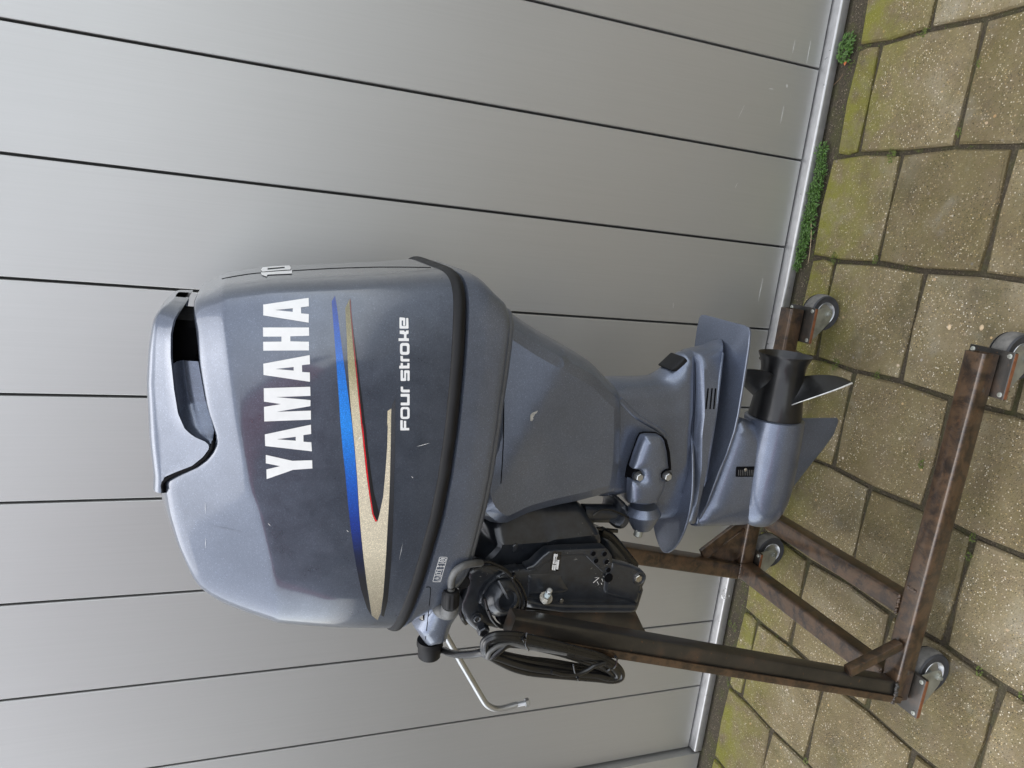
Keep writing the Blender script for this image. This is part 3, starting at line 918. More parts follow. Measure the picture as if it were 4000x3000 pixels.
def plate(half, p0, n, th, name, m='motor_paint_satin', step=.01):
    out = [(x, y) for x, y in half] + [(x, -y) for x, y in half[::-1]]
    out = resample(out, step)
    mb = MB()
    def zz(x): return p0[2] - n[0] / n[2] * (x - p0[0])
    ctr = np.mean(out, 0)
    def ring(s, dz): return [(ctr[0] + (x - ctr[0]) * s, YM + y * s, zz(ctr[0] + (x - ctr[0]) * s) + dz) for x, y in out]
    mb.loft([ring(.985, -th / 2), ring(1.0, -th / 2 + .0012), ring(1.0, th / 2 - .0012), ring(.985, th / 2)], cap0=True, cap1=True)
    return obj(name, mb, m, motor, smooth=30)
plate(half, PL0, PLN, .006, 'anti_ventilation_plate')
# fillet that runs along the plate root, with three exhaust slots above it
fl = xz(cC, [(792, 372), (770, 640), (740, 820), (712, 1010), (680, 1220), (632, 1428)], YM - .085)
# splash plate round the leading edge
SP0 = np.array([-.65, YM, .660]); SPN = PLN
half2 = smooth_path([(-.40, -.045), (-.44, -.062), (-.50, -.077), (-.55, -.0825), (-.605, -.077), (-.65, -.062), (-.685, -.041), (-.705, -.020), (-.712, -.004)], 4)
plate(half2, SP0, SPN, .006, 'splash_plate')
st = [cC(p) for p in ((868, 792), (930, 812), (985, 830), (1040, 800), (1100, 800), (1150, 860), (1120, 1150), (1075, 1300), (1000, 1412), (900, 1430), (760, 1436), (622, 1440), (600, 1432), (700, 1250), (790, 1000), (840, 850))]
ST = [tuple(on(p, 1, YM)[[0, 2]]) for p in st]
obj('gearcase_strut', puff(ST, .034, .085, YM, e=.003, step=.012), 'motor_paint_satin', motor, smooth=40)
TA = np.array([-.378, YM, .408]); TB = np.array([-.655, YM, .402]); td = TB - TA; TL = np.linalg.norm(td)
prof = [(-.002, .052), (-.002, .0665), (0, .069), (.05, .0705), (.12, .0705), (.17, .0695), (.20, .0665), (.225, .061), (.245, .053), (.26, .043), (.270, .031), (.2755, .018), (.277, .006)]
obj('gearcase_torpedo', MB().lathe(TA, td, prof, n=48), 'motor_paint_satin', motor, smooth=40)
sk = [cC(p) for p in ((1215, 806), (1250, 804), (1460, 803), (1468, 815), (1466, 832), (1440, 900), (1380, 985), (1300, 1082), (1220, 1185), (1170, 1242), (1110, 1290), (1080, 1250), (1150, 1000))]
SK = [tuple(on(p, 1, YM)[[0, 2]]) for p in sk]
obj('skeg', puff(SK, lambda x, z: .003 + .006 * np.clip((z - .2) / .15, 0, 1), .02, YM, e=.0015, step=.014), 'motor_paint_satin', motor, smooth=40)

# surface hit helper: where a line of sight meets already built motor parts
def bvh_of(*obs):
    vs, fs = [], []
    for o in obs:
        M = Vector(o.location) + Vector(motor.location); off = len(vs)
        vs += [v.co + M for v in o.data.vertices]; fs += [tuple(i + off for i in p.vertices) for p in o.data.polygons]
    return BVHTree.FromPolygons(vs, fs)
def stick(bv, p, off):
    d = Vector(ray(p)).normalized()
    loc, nr, idx, ds = bv.ray_cast(Vector(CAM), d)
    if loc is None: return None
    if nr.dot(d) > 0: nr = -nr
    return np.array(loc + nr * off)
def decal(name, bv, loops, m, parent, off=.0007, step=9, thick=True):
    """thin film with the given outline(s), laid on the surface found by bv"""
    loops = [np.array(resample(l, step)) for l in loops]
    pts, edges = [], []
    for L in loops:
        o = len(pts); pts += [tuple(p) for p in L]; edges += [(o + i, o + (i + 1) % len(L)) for i in range(len(L))]
    allp = np.array(pts)
    gx = np.arange(allp[:, 0].min(), allp[:, 0].max(), step * 2); gy = np.arange(allp[:, 1].min(), allp[:, 1].max(), step * 2)
    G = np.array([(x, y) for x in gx for y in gy])
    if len(G):
        ok = np.zeros(len(G), bool)
        for L in loops: ok ^= inside(G, L)
        G = G[ok]
        for L in loops:
            if len(G): G = G[dist_poly(G, L) > step * .7]
    pts += [tuple(g) for g in G]
    vs, es, fs, *_ = delaunay_2d_cdt([Vector(p) for p in pts], edges, [], 0, 1e-5)
    V = np.array([tuple(v) for v in vs])
    cen = np.array([V[list(f)].mean(0) for f in fs])
    ok = np.zeros(len(fs), bool)
    for L in loops: ok ^= inside(cen, L)
    P = [stick(bv, v, off) for v in V]
    F = [tuple(f) for f, k in zip(fs, ok) if k and all(P[i] is not None for i in f)]
    used = sorted({i for f in F for i in f}); mp = {u: i for i, u in enumerate(used)}
    if not F: return None
    mb = MB(); mb.add([P[u] for u in used], [tuple(mp[i] for i in f) for f in F])
    return obj(name, mb, m, parent, smooth=60, fixn=False)
BH = bvh_of(ho)
# ---- the name on the hood, letter by letter
A3 = [[(73, 232), (525, 165), (527, 248), (448, 258), (450, 318), (527, 325), (525, 410), (73, 338)], [(190, 285), (367, 304), (367, 268)]]
H3 = [[(70, 458), (528, 458), (530, 540), (342, 545), (343, 595), (528, 600), (528, 685), (73, 688), (72, 600), (254, 598), (254, 548), (72, 548)]]
A2 = [[(73, 818), (535, 732), (538, 823), (458, 832), (460, 900), (537, 905), (538, 998), (76, 930)], [(195, 870), (376, 886), (376, 850)]]
M3_ = [[(78, 1062), (540, 1047), (543, 1138), (200, 1150), (543, 1180), (543, 1240), (205, 1297), (547, 1285), (548, 1375), (83, 1393), (80, 1248), (250, 1220), (80, 1195)]]
A1 = [[(72, 96), (445, 17), (447, 92), (384, 102), (385, 155), (448, 160), (453, 233), (75, 190)], [(170, 135), (322, 147), (322, 115)]]
Y1 = [[(80, 262), (295, 310), (455, 305), (457, 372), (300, 383), (87, 458), (85, 380), (195, 353), (80, 330)]]
for c, L in ((cD2, Y1), (cD2, A1), (cD1, M3_), (cD1, A2), (cD1, H3), (cD1, A3)):
    decal('letter', BH, [[c(p) for p in l] for l in L], 'white_vinyl', ho)
def rr(x0, y0, x1, y1, r, inv=False): return round_poly([(x0, y0), (x1, y0), (x1, y1), (x0, y1)], r, 5)
small = [
    [round_poly([(376, 1462), (408, 1462), (408, 1562), (422, 1562), (422, 1470), (452, 1470), (452, 1562), (492, 1562), (492, 1594), (376, 1594)], 7)],
    [rr(378, 1290, 497, 1447, 38), rr(408, 1320, 466, 1418, 16)],
    [round_poly([(380, 1120), (497, 1120), (497, 1270), (380, 1270), (380, 1234), (464, 1234), (464, 1158), (380, 1158)], 10)],
    [round_poly([(381, 1027), (412, 1027), (412, 1066), (498, 1066), (498, 1102), (396, 1102), (381, 1086)], 6)],
    [round_poly([(380, 812), (412, 812), (412, 918), (426, 918), (426, 816), (497, 816), (497, 953), (468, 953), (468, 850), (452, 850), (452, 955), (380, 955)], 14)],
    [round_poly([(410, 722), (410, 755), (466, 755), (466, 722), (495, 722), (495, 793), (362, 793), (362, 757), (381, 755), (381, 722)], 5)],
    [round_poly([(378, 630), (410, 630), (410, 668), (495, 668), (495, 703), (393, 703), (378, 688)], 6)],
    [rr(372, 462, 495, 617, 40), rr(404, 500, 462, 578, 16)],
    [round_poly([(353, 402), (424, 400), (424, 352), (368, 345), (368, 302), (425, 302), (438, 325), (452, 302), (483, 300), (483, 345), (456, 352), (456, 400), (487, 402), (487, 440), (353, 438)], 4)],
    [round_poly([(365, 132), (440, 138), (440, 240), (412, 240), (412, 172), (394, 172), (394, 244), (452, 244), (452, 140), (480, 140), (483, 278), (365, 278)], 14)],
]
for L in small: decal('letter', BH, [[cD3(p) for p in l] for l in L], 'white_vinyl', ho, off=.0009, step=5)
# ---- stripes: printed film, colours fading into a black screen at both ends
t = NT('print_film')
at_ = t.n('VertexColor', layer_name='print')
v = t.coord('World')
fl = t.voro(v, 1100, 'Color'); sp = t.n('SeparateColor'); t.l(fl, sp.inputs[0])
t.put(Base_Color=t.mix(1.0, at_.outputs[0], t.ramp(sp.outputs[0], [(0, .78), (.8, 1.05), (1, 1.5)]), 'MULTIPLY'), Roughness=.4, Metallic=.12, Coat_Weight=.7, Coat_Roughness=.06)
def stripe(name, L, colf, off=.0006):
    o = decal(name, BH, [L], 'print_film', ho, off=off, step=12)
    me = o.data
    ca = me.color_attributes.new('print', 'FLOAT_COLOR', 'POINT')
    base = Vector(o.location) + Vector(ho.location) + Vector(motor.location)
    for i, vv in enumerate(me.vertices):
        x = (vv.co + base)[0]
        ca.data[i].color = (*colf(x), 1)
    return o
def grad(stops):
    xs_ = [s[0] for s in stops]
    return lambda x: tuple(np.interp(x, xs_, [s[1][k] for s in stops]) for k in range(3))
d1 = lambda *p: [cD1(q) for q in p]
d2 = lambda *p: [cD2(q) for q in p]
blue = d1((788, 140), (755, 200), (766, 350), (778, 500), (800, 800), (825, 1150)) + d2((683, 0), (700, 200), (722, 400), (745, 650), (766, 850), (790, 1030), (815, 1180), (850, 1350), (898, 1500), (935, 1566)) + d2((893, 1300), (868, 1100), (847, 900), (831, 700), (816, 450), (796, 200), (776, 0)) + d1((921, 1150), (881, 850), (836, 500), (806, 250))
stripe('stripe', blue, grad([(-.77, (.004, .004, .005)), (-.60, (.006, .006, .010)), (-.555, (.006, .012, .05)), (-.50, (.008, .035, .26)), (-.43, (.010, .10, .50)), (-.33, (.016, .25, .80)), (-.27, (.012, .19, .68)), (-.17, (.008, .06, .34)), (-.12, (.008, .02, .14))]))
gold = d1((934, 172), (890, 265), (895, 380), (902, 500), (916, 850), (936, 1150)) + d2((780, 0), (800, 200), (820, 450), (835, 700), (851, 900), (872, 1100), (897, 1300), (938, 1562), (985, 1600), (1010, 1540), (1030, 1400), (1045, 1200), (1055, 1050), (1065, 850), (1077, 650), (1085, 450), (1090, 200), (1095, 0)) + d1((1340, 1560), (1345, 1400), (1348, 1265), (1312, 1287), (1306, 1450)) + d2((1068, 0), (1062, 200), (1048, 400), (1030, 600), (1000, 742), (984, 800), (966, 805), (940, 740), (915, 580), (890, 400), (870, 200), (850, 0)) + d1((1053, 1500), (1019, 1150), (989, 850), (963, 600), (938, 300), (932, 220))
stripe('stripe', gold, grad([(-.77, (.10, .085, .06)), (-.69, (.22, .19, .135)), (-.60, (.46, .41, .30)), (-.55, (.68, .61, .46)), (-.40, (.70, .62, .47)), (-.30, (.62, .55, .39)), (-.24, (.36, .32, .18)), (-.15, (.17, .15, .08))]))
red = d1((938, 168), (934, 222), (940, 300), (965, 600), (991, 850), (1021, 1150), (1055, 1500)) + d2((852, 0), (872, 200), (892, 400), (917, 580), (942, 740), (966, 803), (984, 796), (972, 786), (951, 740), (926, 580), (904, 400), (883, 200), (863, 0)) + d1((1066, 1500), (1031, 1150), (1001, 850), (976, 600), (950, 300), (945, 200))
stripe('stripe', red, grad([(-.55, (.75, .012, .02)), (-.32, (.72, .012, .02)), (-.20, (.22, .02, .02)), (-.13, (.10, .015, .015))]), off=.0008)
blk = d1((941, 172), (947, 200), (952, 300), (978, 600), (1003, 850), (1033, 1150), (1068, 1500)) + d2((865, 0), (885, 200), (906, 400), (928, 580), (953, 740), (974, 784), (986, 788), (1000, 744), (955, 570), (930, 400), (905, 200), (885, 0)) + d1((1095, 1500), (1062, 1200), (1035, 1000), (1000, 700), (962, 400))
stripe('stripe', blk, lambda x: (.006, .006, .007))
blk2 = d1((1390, 1168), (1358, 1215), (1350, 1262), (1348, 1400), (1342, 1560)) + d2((1097, 0), (1092, 200), (1087, 450), (1079, 650), (1067, 850), (1057, 1050), (1047, 1200), (1032, 1400), (1013, 1560), (1035, 1572), (1065, 1450), (1085, 1250), (1096, 1100), (1106, 900), (1113, 700), (1119, 450), (1126, 200), (1131, 0)) + d1((1388, 1560), (1389, 1350))
stripe('stripe', blk2, grad([(-.6, (.005, .005, .006)), (-.5, (.02, .021, .025)), (-.33, (.05, .053, .062))]))
# number on the back of the hood, wrapped round the rear face, and the moulding line beside it
decal('digit', BH, [[cA(p) for p in ((862, 277), (1064, 263), (1062, 284), (905, 291), (899, 304), (868, 293))]], 'white_vinyl', ho, off=.0012, step=3)
decal('digit', BH, [[cA(p) for p in ((874, 243), (960, 235), (1045, 231), (1056, 243), (1052, 258), (960, 264), (872, 272), (862, 258))], [cA(p) for p in ((905, 249), (1016, 240), (1016, 250), (905, 261))]], 'white_vinyl', ho, off=.0012, step=3)
P = [stick(BH, cA(p), .0002) for p in [tuple(q) for q in smooth_path([(610, 314), (680, 300), (780, 284), (900, 272), (1060, 262), (1300, 248), (1500, 241), (1659, 238), (1850, 239), (2050, 243)], 4)]]
P = [p for p in P if p is not None]
obj('hood_seam', MB().tube(P, .0008, 6), 'black_hole', ho)
# groove round the cover
P = [np.array([x, YM - chamfer(x, zd(x) + .003) - .0006, zd(x) + .0035]) for x in np.linspace(-.470, -.372, 60)]
obj('cover_groove', MB().tube(P, .0026, 8), 'black_hole', motor)
# scratches and scuffs in the paint
for c_, a, b_, w in ((cE, (502, 430), (504, 512), 1.6), (cE, (505, 660), (503, 735), 1.6), (cE, (905, 566), (926, 588), 3), (cE, (1415, 613), (1431, 626), 4), (cD2, (1298, 195), (1408, 164), 2), (cD2, (1188, 970), (1158, 1120), 1.6), (cE, (615, 1110), (645, 1094), 3), (cD1, (1020, 1580), (1045, 1535), 6), (cB, (207, 1402), (297, 1376), 2), (cD2, (1255, 435), (1275, 450), 3), (cE, (505, 575), (770, 632), 1.3)):
    A, B = np.array(c_(a)), np.array(c_(b_)); d_ = B - A; n_ = np.array([-d_[1], d_[0]]); n_ /= np.linalg.norm(n_)
    decal('scratch', BH, [[tuple(A), tuple((A + B) / 2 + n_ * w * .32), tuple(B), tuple((A + B) / 2 - n_ * w * .32)]], 'white_vinyl' if w > 1.4 else 'grey_trim', ho, off=.0011, step=6)


# ---- propeller
RX_ = np.array([1.0, 0, .03]); RX_ /= np.linalg.norm(RX_)
prof = [(0, .050), (0, .0605), (.006, .0612), (.05, .0560), (.09, .0510), (.115, .0495), (.135, .0525), (.148, .0585), (.153, .0608), (.155, .0606), (.150, .0570), (.13, .046), (.05, .042)]
prop = obj('propeller', MB().lathe(TA + RX_ * .001, RX_, prof, n=56, cap0=True, cap1=True), 'prop_black', motor, smooth=45)
obj('propeller_nut', MB().lathe(TA + RX_ * .06, RX_, [(0, .04), (0, .018), (.05, .018), (.055, .012), (.056, .001)], n=20), 'bare_alloy', prop)
def blade(th0):
    rows_a, rows_b, lead = [], [], []
    for t in np.linspace(0, 1, 18):
        r = .046 + (.152 - .046) * t
        tl = 52 - 47 * t ** 1.0; tt = -14 + 18.5 * t ** 3
        ra, rb = [], []
        for c in np.linspace(0, 1, 15):
            th = math.radians(tl + (tt - tl) * c)
            s_ = .040 + (math.radians(52) - th) * .0600 + .030 * t
            a = th + math.radians(th0)
            rad = np.array([0, -math.sin(a), -math.cos(a)]); tan = np.array([0, -math.cos(a), math.sin(a)])
            p = TA + RX_ * s_ + rad * r
            n = RX_ * r + tan * .0655; n /= np.linalg.norm(n)
            th_ = (.0045 * (1 - t) + .0016 + .006 * math.exp(-t * 11)) * (math.sin(math.pi * (c * .9 + .05)) ** .6)
            ra.append(p + n * th_); rb.append(p - n * th_)
            if c == 0: lead.append(p)
        rows_a.append(ra + rb[::-1])
    mb = MB().loft(rows_a, closed=True, cap0=True, cap1=True)
    b = obj('blade', mb, 'prop_black', prop, smooth=50)
    return b, lead
for th0 in (50, 170, 290):
    b, lead = blade(th0)
    mb = MB().tube(lead[1:], [.0009 + .0014 * (k / 16) for k in range(17)], 6)
    o = obj('worn_edge', mb, 'bare_alloy', None, smooth=60)
    o.parent = prop; o.location = Vector(o.location) - Vector(prop.location) - Vector(motor.location)

# ---- details of the lower unit
bv_low = bvh_of(*[o for o in bpy.data.objects if o.type == 'MESH' and o.parent == motor and o.name in ('gearcase_strut', 'gearcase_torpedo', 'gearcase_top', 'upper_casing', 'apron')])
par = {o.name: o for o in bpy.data.objects if o.parent == motor}
def line_on(name, bv, c, pts, r, m, parent, off=0.0, n=6, sm=3):
    P = [stick(bv, c(p), off) for p in [tuple(q) for q in smooth_path(pts, sm)]]
    P = [p for p in P if p is not None]
    return obj(name, MB().tube(P, r, n), m, parent, smooth=60)
grille = round_poly([(868, 1090), (978, 1088), (970, 1150), (864, 1150)], 6)
ig = decal('intake_grille', bv_low, [[cC(p) for p in grille]], 'black_hole', par['gearcase_strut'], off=.0006, step=10)
for k in range(9):
    x = 880 + k * 10.5
    decal('grille_bar', bv_low, [[cC((x, 1108)), cC((x + 3.5, 1108)), cC((x + 2, 1142)), cC((x - 1.5, 1142))]], 'rubber_grey', par['gearcase_strut'], off=.0016, step=8)
p = stick(bv_low, cC((921, 1107)), .001)
obj('grille_screw', MB().lathe(p, (0, -1, 0), [(0, .0042), (.0015, .0042), (.0022, .003), (.0022, .001), (.001, .0008)], n=14), 'stainless', par['gearcase_strut'])
for k, (xa, xb) in enumerate(((702, 690), (725, 714), (746, 736))):
    decal('exhaust_slot', bv_low, [round_poly([cC((xa - 4, 628)), cC((xa + 5, 628)), cC((xb + 4, 752)), cC((xb - 5, 752))], 3)], 'black_hole', par['gearcase_top'], off=.0006, step=8)
bv_ap = bvh_of(par['apron'])
decal('paint_chip', bv_ap, [[cB(p) for p in ((946, 1232), (948, 1195), (960, 1182), (985, 1172), (997, 1166), (990, 1182), (978, 1190), (972, 1204), (965, 1210), (968, 1222), (958, 1236))]], 'bare_alloy', par['apron'], off=.0008, step=5)
line_on('apron_seam', bv_ap, cB, [(752, 500), (765, 650), (772, 800), (776, 1100), (772, 1400), (757, 1640)], .0011, 'black_hole', par['apron'])
line_on('casing_joint', bv_low, cC, [(626, 432), (629, 640), (617, 880), (604, 1130), (585, 1290)], .0007, 'black_hole', par['upper_casing'])
line_on('fillet', bv_low, cC, [(795, 372), (775, 560), (752, 760), (722, 950), (690, 1150), (660, 1310), (634, 1425)], .0045, 'motor_paint_satin', par['gearcase_top'], off=-.002, n=10)
an = onleg(cC, [(466, 516), (543, 436), (572, 460), (540, 548)], .03)
obj('anode_cover', puff(round_poly(an, .003), .030, .006, YM, e=.022, step=.012), 'rubber', motor, smooth=40)

# ---- swivel bracket, clamp brackets
sb = [cM2(p) for p in ((0, 55), (330, 62), (620, 70), (695, 140), (765, 250), (832, 360), (846, 430), (812, 500), (800, 580), (0, 820))] + [cM1(p) for p in ((1000, 720), (800, 720), (690, 640), (690, 520), (800, 410), (868, 340), (850, 150), (960, 50), (1080, 0))]
SBR = [tuple(on(p, 1, YM - .07)[[0, 2]]) for p in sb]
rid = xz(cM2, [(-500, 478), (-100, 468), (240, 445), (300, 420), (720, 372), (830, 380)], YM - .08)
def sbW(x, z):
    L = np.array(rid); i = np.argmin(((L - [x, z]) ** 2).sum(1))
    xr = np.interp(z, L[::-1, 1], L[::-1, 0])
    s = x - xr
    return .088 - (.45 * s if s > 0 else .12 * -s)
obj('swivel_bracket', puff(SBR, sbW, .02, YM, e=.03, step=.012, lines=[rid]), 'bracket_paint', motor, smooth=30)
cl = [cM1(p) for p in ((1500, 445), (1380, 540), (1290, 608), (1200, 622), (1020, 650), (930, 700), (830, 780), (765, 900), (748, 1010), (800, 1060), (900, 1110), (1060, 1105), (1200, 1070))] + \
     [cM2(p) for p in ((30, 1178), (350, 1230), (430, 1236), (1195, 1236), (1232, 1160), (1285, 985), (1275, 950), (1300, 900), (1312, 835), (1290, 790), (1190, 745), (955, 685), (945, 610), (915, 570), (880, 532), (400, 552), (262, 564))]
YC = YM - .118
CL = [tuple(on(p, 1, YC - .012)[[0, 2]]) for p in cl]
clW = lambda x, z: .015
cb = obj('clamp_bracket', puff(CL, clW, .010, YC, e=.008, step=.012), 'bracket_paint', motor, smooth=35)
far_cl = MB(); q = puff(CL, .015, .010, YM + .118, e=.008, step=.02)
obj('clamp_bracket', q, 'bracket_paint', motor, smooth=35)
def slab(name, c, pts, y0, W, r, e, m='bracket_paint', parent=motor, sm=35, step=.010, rnd=0):
    P = xz(c, pts, y0 - W)
    if rnd: P = round_poly(P, rnd)
    return obj(name, puff(P, W, r, y0, e=e, step=step), m, parent, smooth=sm)
slab('clamp_flange', cM2, [(10, 1090), (200, 1130), (430, 1148), (1230, 1150), (1198, 1234), (430, 1234), (30, 1180)], YC - .004, .026, .005, .02)
slab('pin_plate', cM2, [(262, 566), (400, 553), (880, 533), (918, 575), (948, 690), (940, 780), (885, 815), (840, 795), (700, 660), (660, 612), (440, 610), (330, 640), (240, 690), (120, 770), (20, 772), (20, 745), (90, 720), (190, 620)], YC - .004, .0145, .004, .011, rnd=.004)
slab('clamp_boss', cM2, [(420, 860), (480, 960), (840, 1010), (830, 1035), (700, 1020), (480, 1000), (420, 1040), (20, 1060), (20, 800), (300, 790), (410, 815)], YC - .003, .0145, .012, .006, rnd=.006)
slab('clamp_foot', cM2, [(870, 830), (950, 690), (1185, 750), (1270, 800), (1275, 940), (1225, 1140), (900, 1050), (850, 1010)], YC - .002, .0165, .01, .01, rnd=.008)
obj('clamp_recess', MB().lathe(on(cM2((905, 850)), 1, YC - .0195), (0, -1, 0), [(0, .010), (.0012, .0095), (.0013, .001)], n=16), 'black_hole', motor)
for (px, py) in ((742, 588), (862, 592), (770, 665), (884, 677), (903, 765)):
    p = on(cM2((px, py)), 1, YC - .0200)
    obj('pin_hole', MB().lathe(p, (0, -1, 0), [(-.003, .0066), (.0004, .0064), (.0006, .0054), (-.001, .0050), (-.003, .0046)], n=18, cap0=False), 'bracket_paint', cb, smooth=50)
    obj('pin_hole_shadow', MB().lathe(p, (0, -1, 0), [(-.003, .0054), (.0002, .0053), (.0003, .001)], n=16), 'black_hole', cb)
for (px, py) in ((425, 576), (655, 585), (925, 706), (808, 727), (345, 1180), (1250, 1010), (1155, 795)):
    p = on(cM2((px, py)), 1, YC - .0188)
    obj('ejector_mark', MB().lathe(p, (0, -1, 0), [(-.002, .0030), (.0008, .0027), (.0009, .0005)], n=14), 'bracket_paint', cb)
obj('pivot_bolt', MB().hexnut(on(cM2((1218, 848)), 1, YC - .019), (0, -1, 0), .0085, .006), 'stainless', motor, smooth=30)
obj('pivot_washer', MB().lathe(on(cM2((1225, 850)), 1, YC - .014), (0, -1, 0), [(0, .017), (.004, .0165), (.0055, .013), (.0045, .0115), (.0046, .001)], n=28), 'bracket_paint', motor)
# head of the clamp with the tilt tube
slab('clamp_head', cM1, [(625, 650), (602, 850), (545, 990), (545, 1060), (600, 1180), (660, 1250), (740, 1312), (800, 1315), (860, 1255), (960, 1280), (975, 1250), (900, 1170), (860, 1110), (800, 1040), (760, 1010), (770, 900), (840, 790), (940, 710), (1020, 655), (900, 600), (760, 560)], YC + .004, .02, .012, .01, rnd=.004)
slab('clamp_rib', cM1, [(748, 1008), (762, 900), (830, 780), (930, 700), (1020, 650), (1200, 622), (1210, 655), (1060, 680), (960, 730), (870, 810), (810, 900), (795, 1000)], YC - .008, .016, .006, .008, rnd=.003)
bo = on(cM1((1000, 900)), 1, YC - .012)
obj('tilt_boss', MB().lathe(bo, (.12, -1, -.10), [(-.01, .044), (.004, .042), (.014, .036), (.022, .028), (.026, .024), (.027, .020), (.020, .017)], n=36), 'bracket_paint', motor, smooth=45)
obj('tilt_boss_rib', MB().tube([on(cM1((960, 745)), 1, YC - .026), on(cM1((1020, 850)), 1, YC - .040), on(cM1((1065, 930)), 1, YC - .044)], [.004, .0035, .003], 8), 'bracket_paint', motor)
obj('tilt_tube_mouth', MB().lathe(on(cM1((1085, 1125)), 1, YC - .022), (.1, -1, -.1), [(-.02, .024), (.004, .0235), (.0045, .001)], n=28), 'black_hole', motor)
p = on(cM1((792, 1272)), 1, YC - .018)
obj('tilt_nut', MB().lathe(p, (-.15, -1, 0), [(-.012, .0125), (.008, .0125), (.010, .0105), (.010, .0078), (.002, .0070)], n=6), 'bracket_paint', motor, smooth=30)
obj('tilt_nut_bore', MB().lathe(p, (-.15, -1, 0), [(.0, .0072), (.0102, .0072), (.0103, .0005)], n=16), 'black_hole', motor)
p = on(cM1((725, 1138)), 1, YC - .018)
obj('round_bolt', MB().lathe(p, (-.1, -1, 0), [(-.01, .0118), (.002, .0118), (.0025, .0085), (.006, .0080), (.0072, .006), (.0055, .004), (.0055, .0005)], n=24), 'bracket_paint', motor, smooth=40)
slab('clamp_lug', cM1, [(1150, 345), (1172, 352), (1165, 432), (1118, 436), (1110, 370)], YM - .085, .006, .004, .004, rnd=.003)
# transom bolt: washer, nut, sealant on the thread
wc = on(cM2((228, 1066)), 1, YC - .026); bd = np.array([.80, -.58, .13]); bd /= np.linalg.norm(bd)
obj('bolt_washer', MB().lathe(wc, bd, [(0, .0135), (.0016, .0135), (.0022, .0128), (.0023, .003)], n=32), 'stainless', motor, smooth=40)
obj('bolt_nut', MB().hexnut(wc + bd * .0022, bd, .0088, .009), 'stainless', motor, smooth=30)
obj('bolt_sealant', MB().lathe(wc + bd * .011, bd, [(0, .0058), (.003, .0063), (.012, .0064), (.017, .0058), (.0175, .002)], n=18), 'thread_sealant', motor)
obj('bolt_thread', MB().lathe(wc + bd * .028, bd, [(k * .001, .0054 if k % 2 else .0058) for k in range(9)] + [(.009, .004)], n=18), 'zinc_bright', motor, smooth=20)
obj('slot_glint', MB().lathe(on(cM2((398, 1098)), 1, YC - .0165), (0, -1, 0), [(0, .0045), (.0008, .004), (.0009, .0005)], n=14), 'stainless', motor)

# ---- printed badges
bv_cl = bvh_of(cb, *[o for o in bpy.data.objects if o.parent == motor and o.name in ('pin_plate', 'clamp_boss')])
def print_text(s, bv, o_px, u_px, v_px, h, m, parent, off=.001):
    """flat lettering: o_px lower left, u_px reading direction, v_px up, h cap height in picture px"""
    cu = bpy.data.curves.new('text', 'FONT'); cu.body = s; cu.size = 1.0
    ob = bpy.data.objects.new('text', cu); COL.objects.link(ob)
    dg = bpy.context.evaluated_depsgraph_get()
    me = bpy.data.meshes.new_from_object(ob.evaluated_get(dg))
    V = [v.co.copy() for v in me.vertices]; F = [tuple(p.vertices) for p in me.polygons]
    bpy.data.objects.remove(ob); bpy.data.meshes.remove(me)
    P = []
    for v in V:
        q = np.array(o_px) + np.array(u_px) * v.x * h / .7 + np.array(v_px) * v.y * h / .7
        P.append(stick(bv, q, off))
    ok = [p is not None for p in P]
    mb = MB(); P = [p if p is not None else np.zeros(3) for p in P]
    F = [f for f in F if all(ok[i] for i in f)]
    used = sorted({i for f in F for i in f}); mp = {u: i for i, u in enumerate(used)}
    mb.add([P[u] for u in used], [tuple(mp[i] for i in f) for f in F])
    return obj('lettering', mb, m, parent, smooth=0, fixn=False)
bd_o = decal('serial_badge', bv_cl, [round_poly([cM2(p) for p in ((303, 562), (397, 568), (365, 775), (270, 770))], 5)], 'black_gloss', cb, off=.0009, step=8)
def quad(c, a, b, cc, d): return [c(a), c(b), c(cc), c(d)]
for q in (((312, 585), (334, 587), (318, 694), (297, 692)), ((337, 588), (352, 589), (337, 696), (321, 695)), ((294, 702), (312, 703), (304, 762), (287, 760)), ((316, 704), (334, 705), (326, 764), (308, 763)), ((340, 650), (370, 652), (356, 755), (334, 752))):
    decal('badge_field', bv_cl, [quad(cM2, *q)], 'white_vinyl', bd_o if False else cb, off=.0016, step=8)
ux = np.array((16., -108.)); ux /= np.linalg.norm(ux); vx = np.array((-1.0, -.13)); vx /= np.linalg.norm(vx)
print_text('F100AET', bv_cl, cM2((326, 686)), ux, vx, 4.6, 'black_gloss', cb, off=.0022)
print_text('L 1000533', bv_cl, cM2((346, 688)), ux, vx, 3.6, 'black_gloss', cb, off=.0022)
for (a, b) in (((745, 840), (775, 835)), ((790, 838), (730, 892)), ((770, 880), (790, 915)), ((820, 850), (835, 880)), ((815, 895), (822, 915))):
    decal('paint_scratch', bv_cl, [[cM2(a), cM2((a[0] + 9, a[1] + 3)), cM2((b[0] + 5, b[1] + 5)), cM2(b)]], 'white_vinyl', cb, off=.003, step=6)
pan_o = par['lower_cowl']; bv_pan = bvh_of(pan_o)
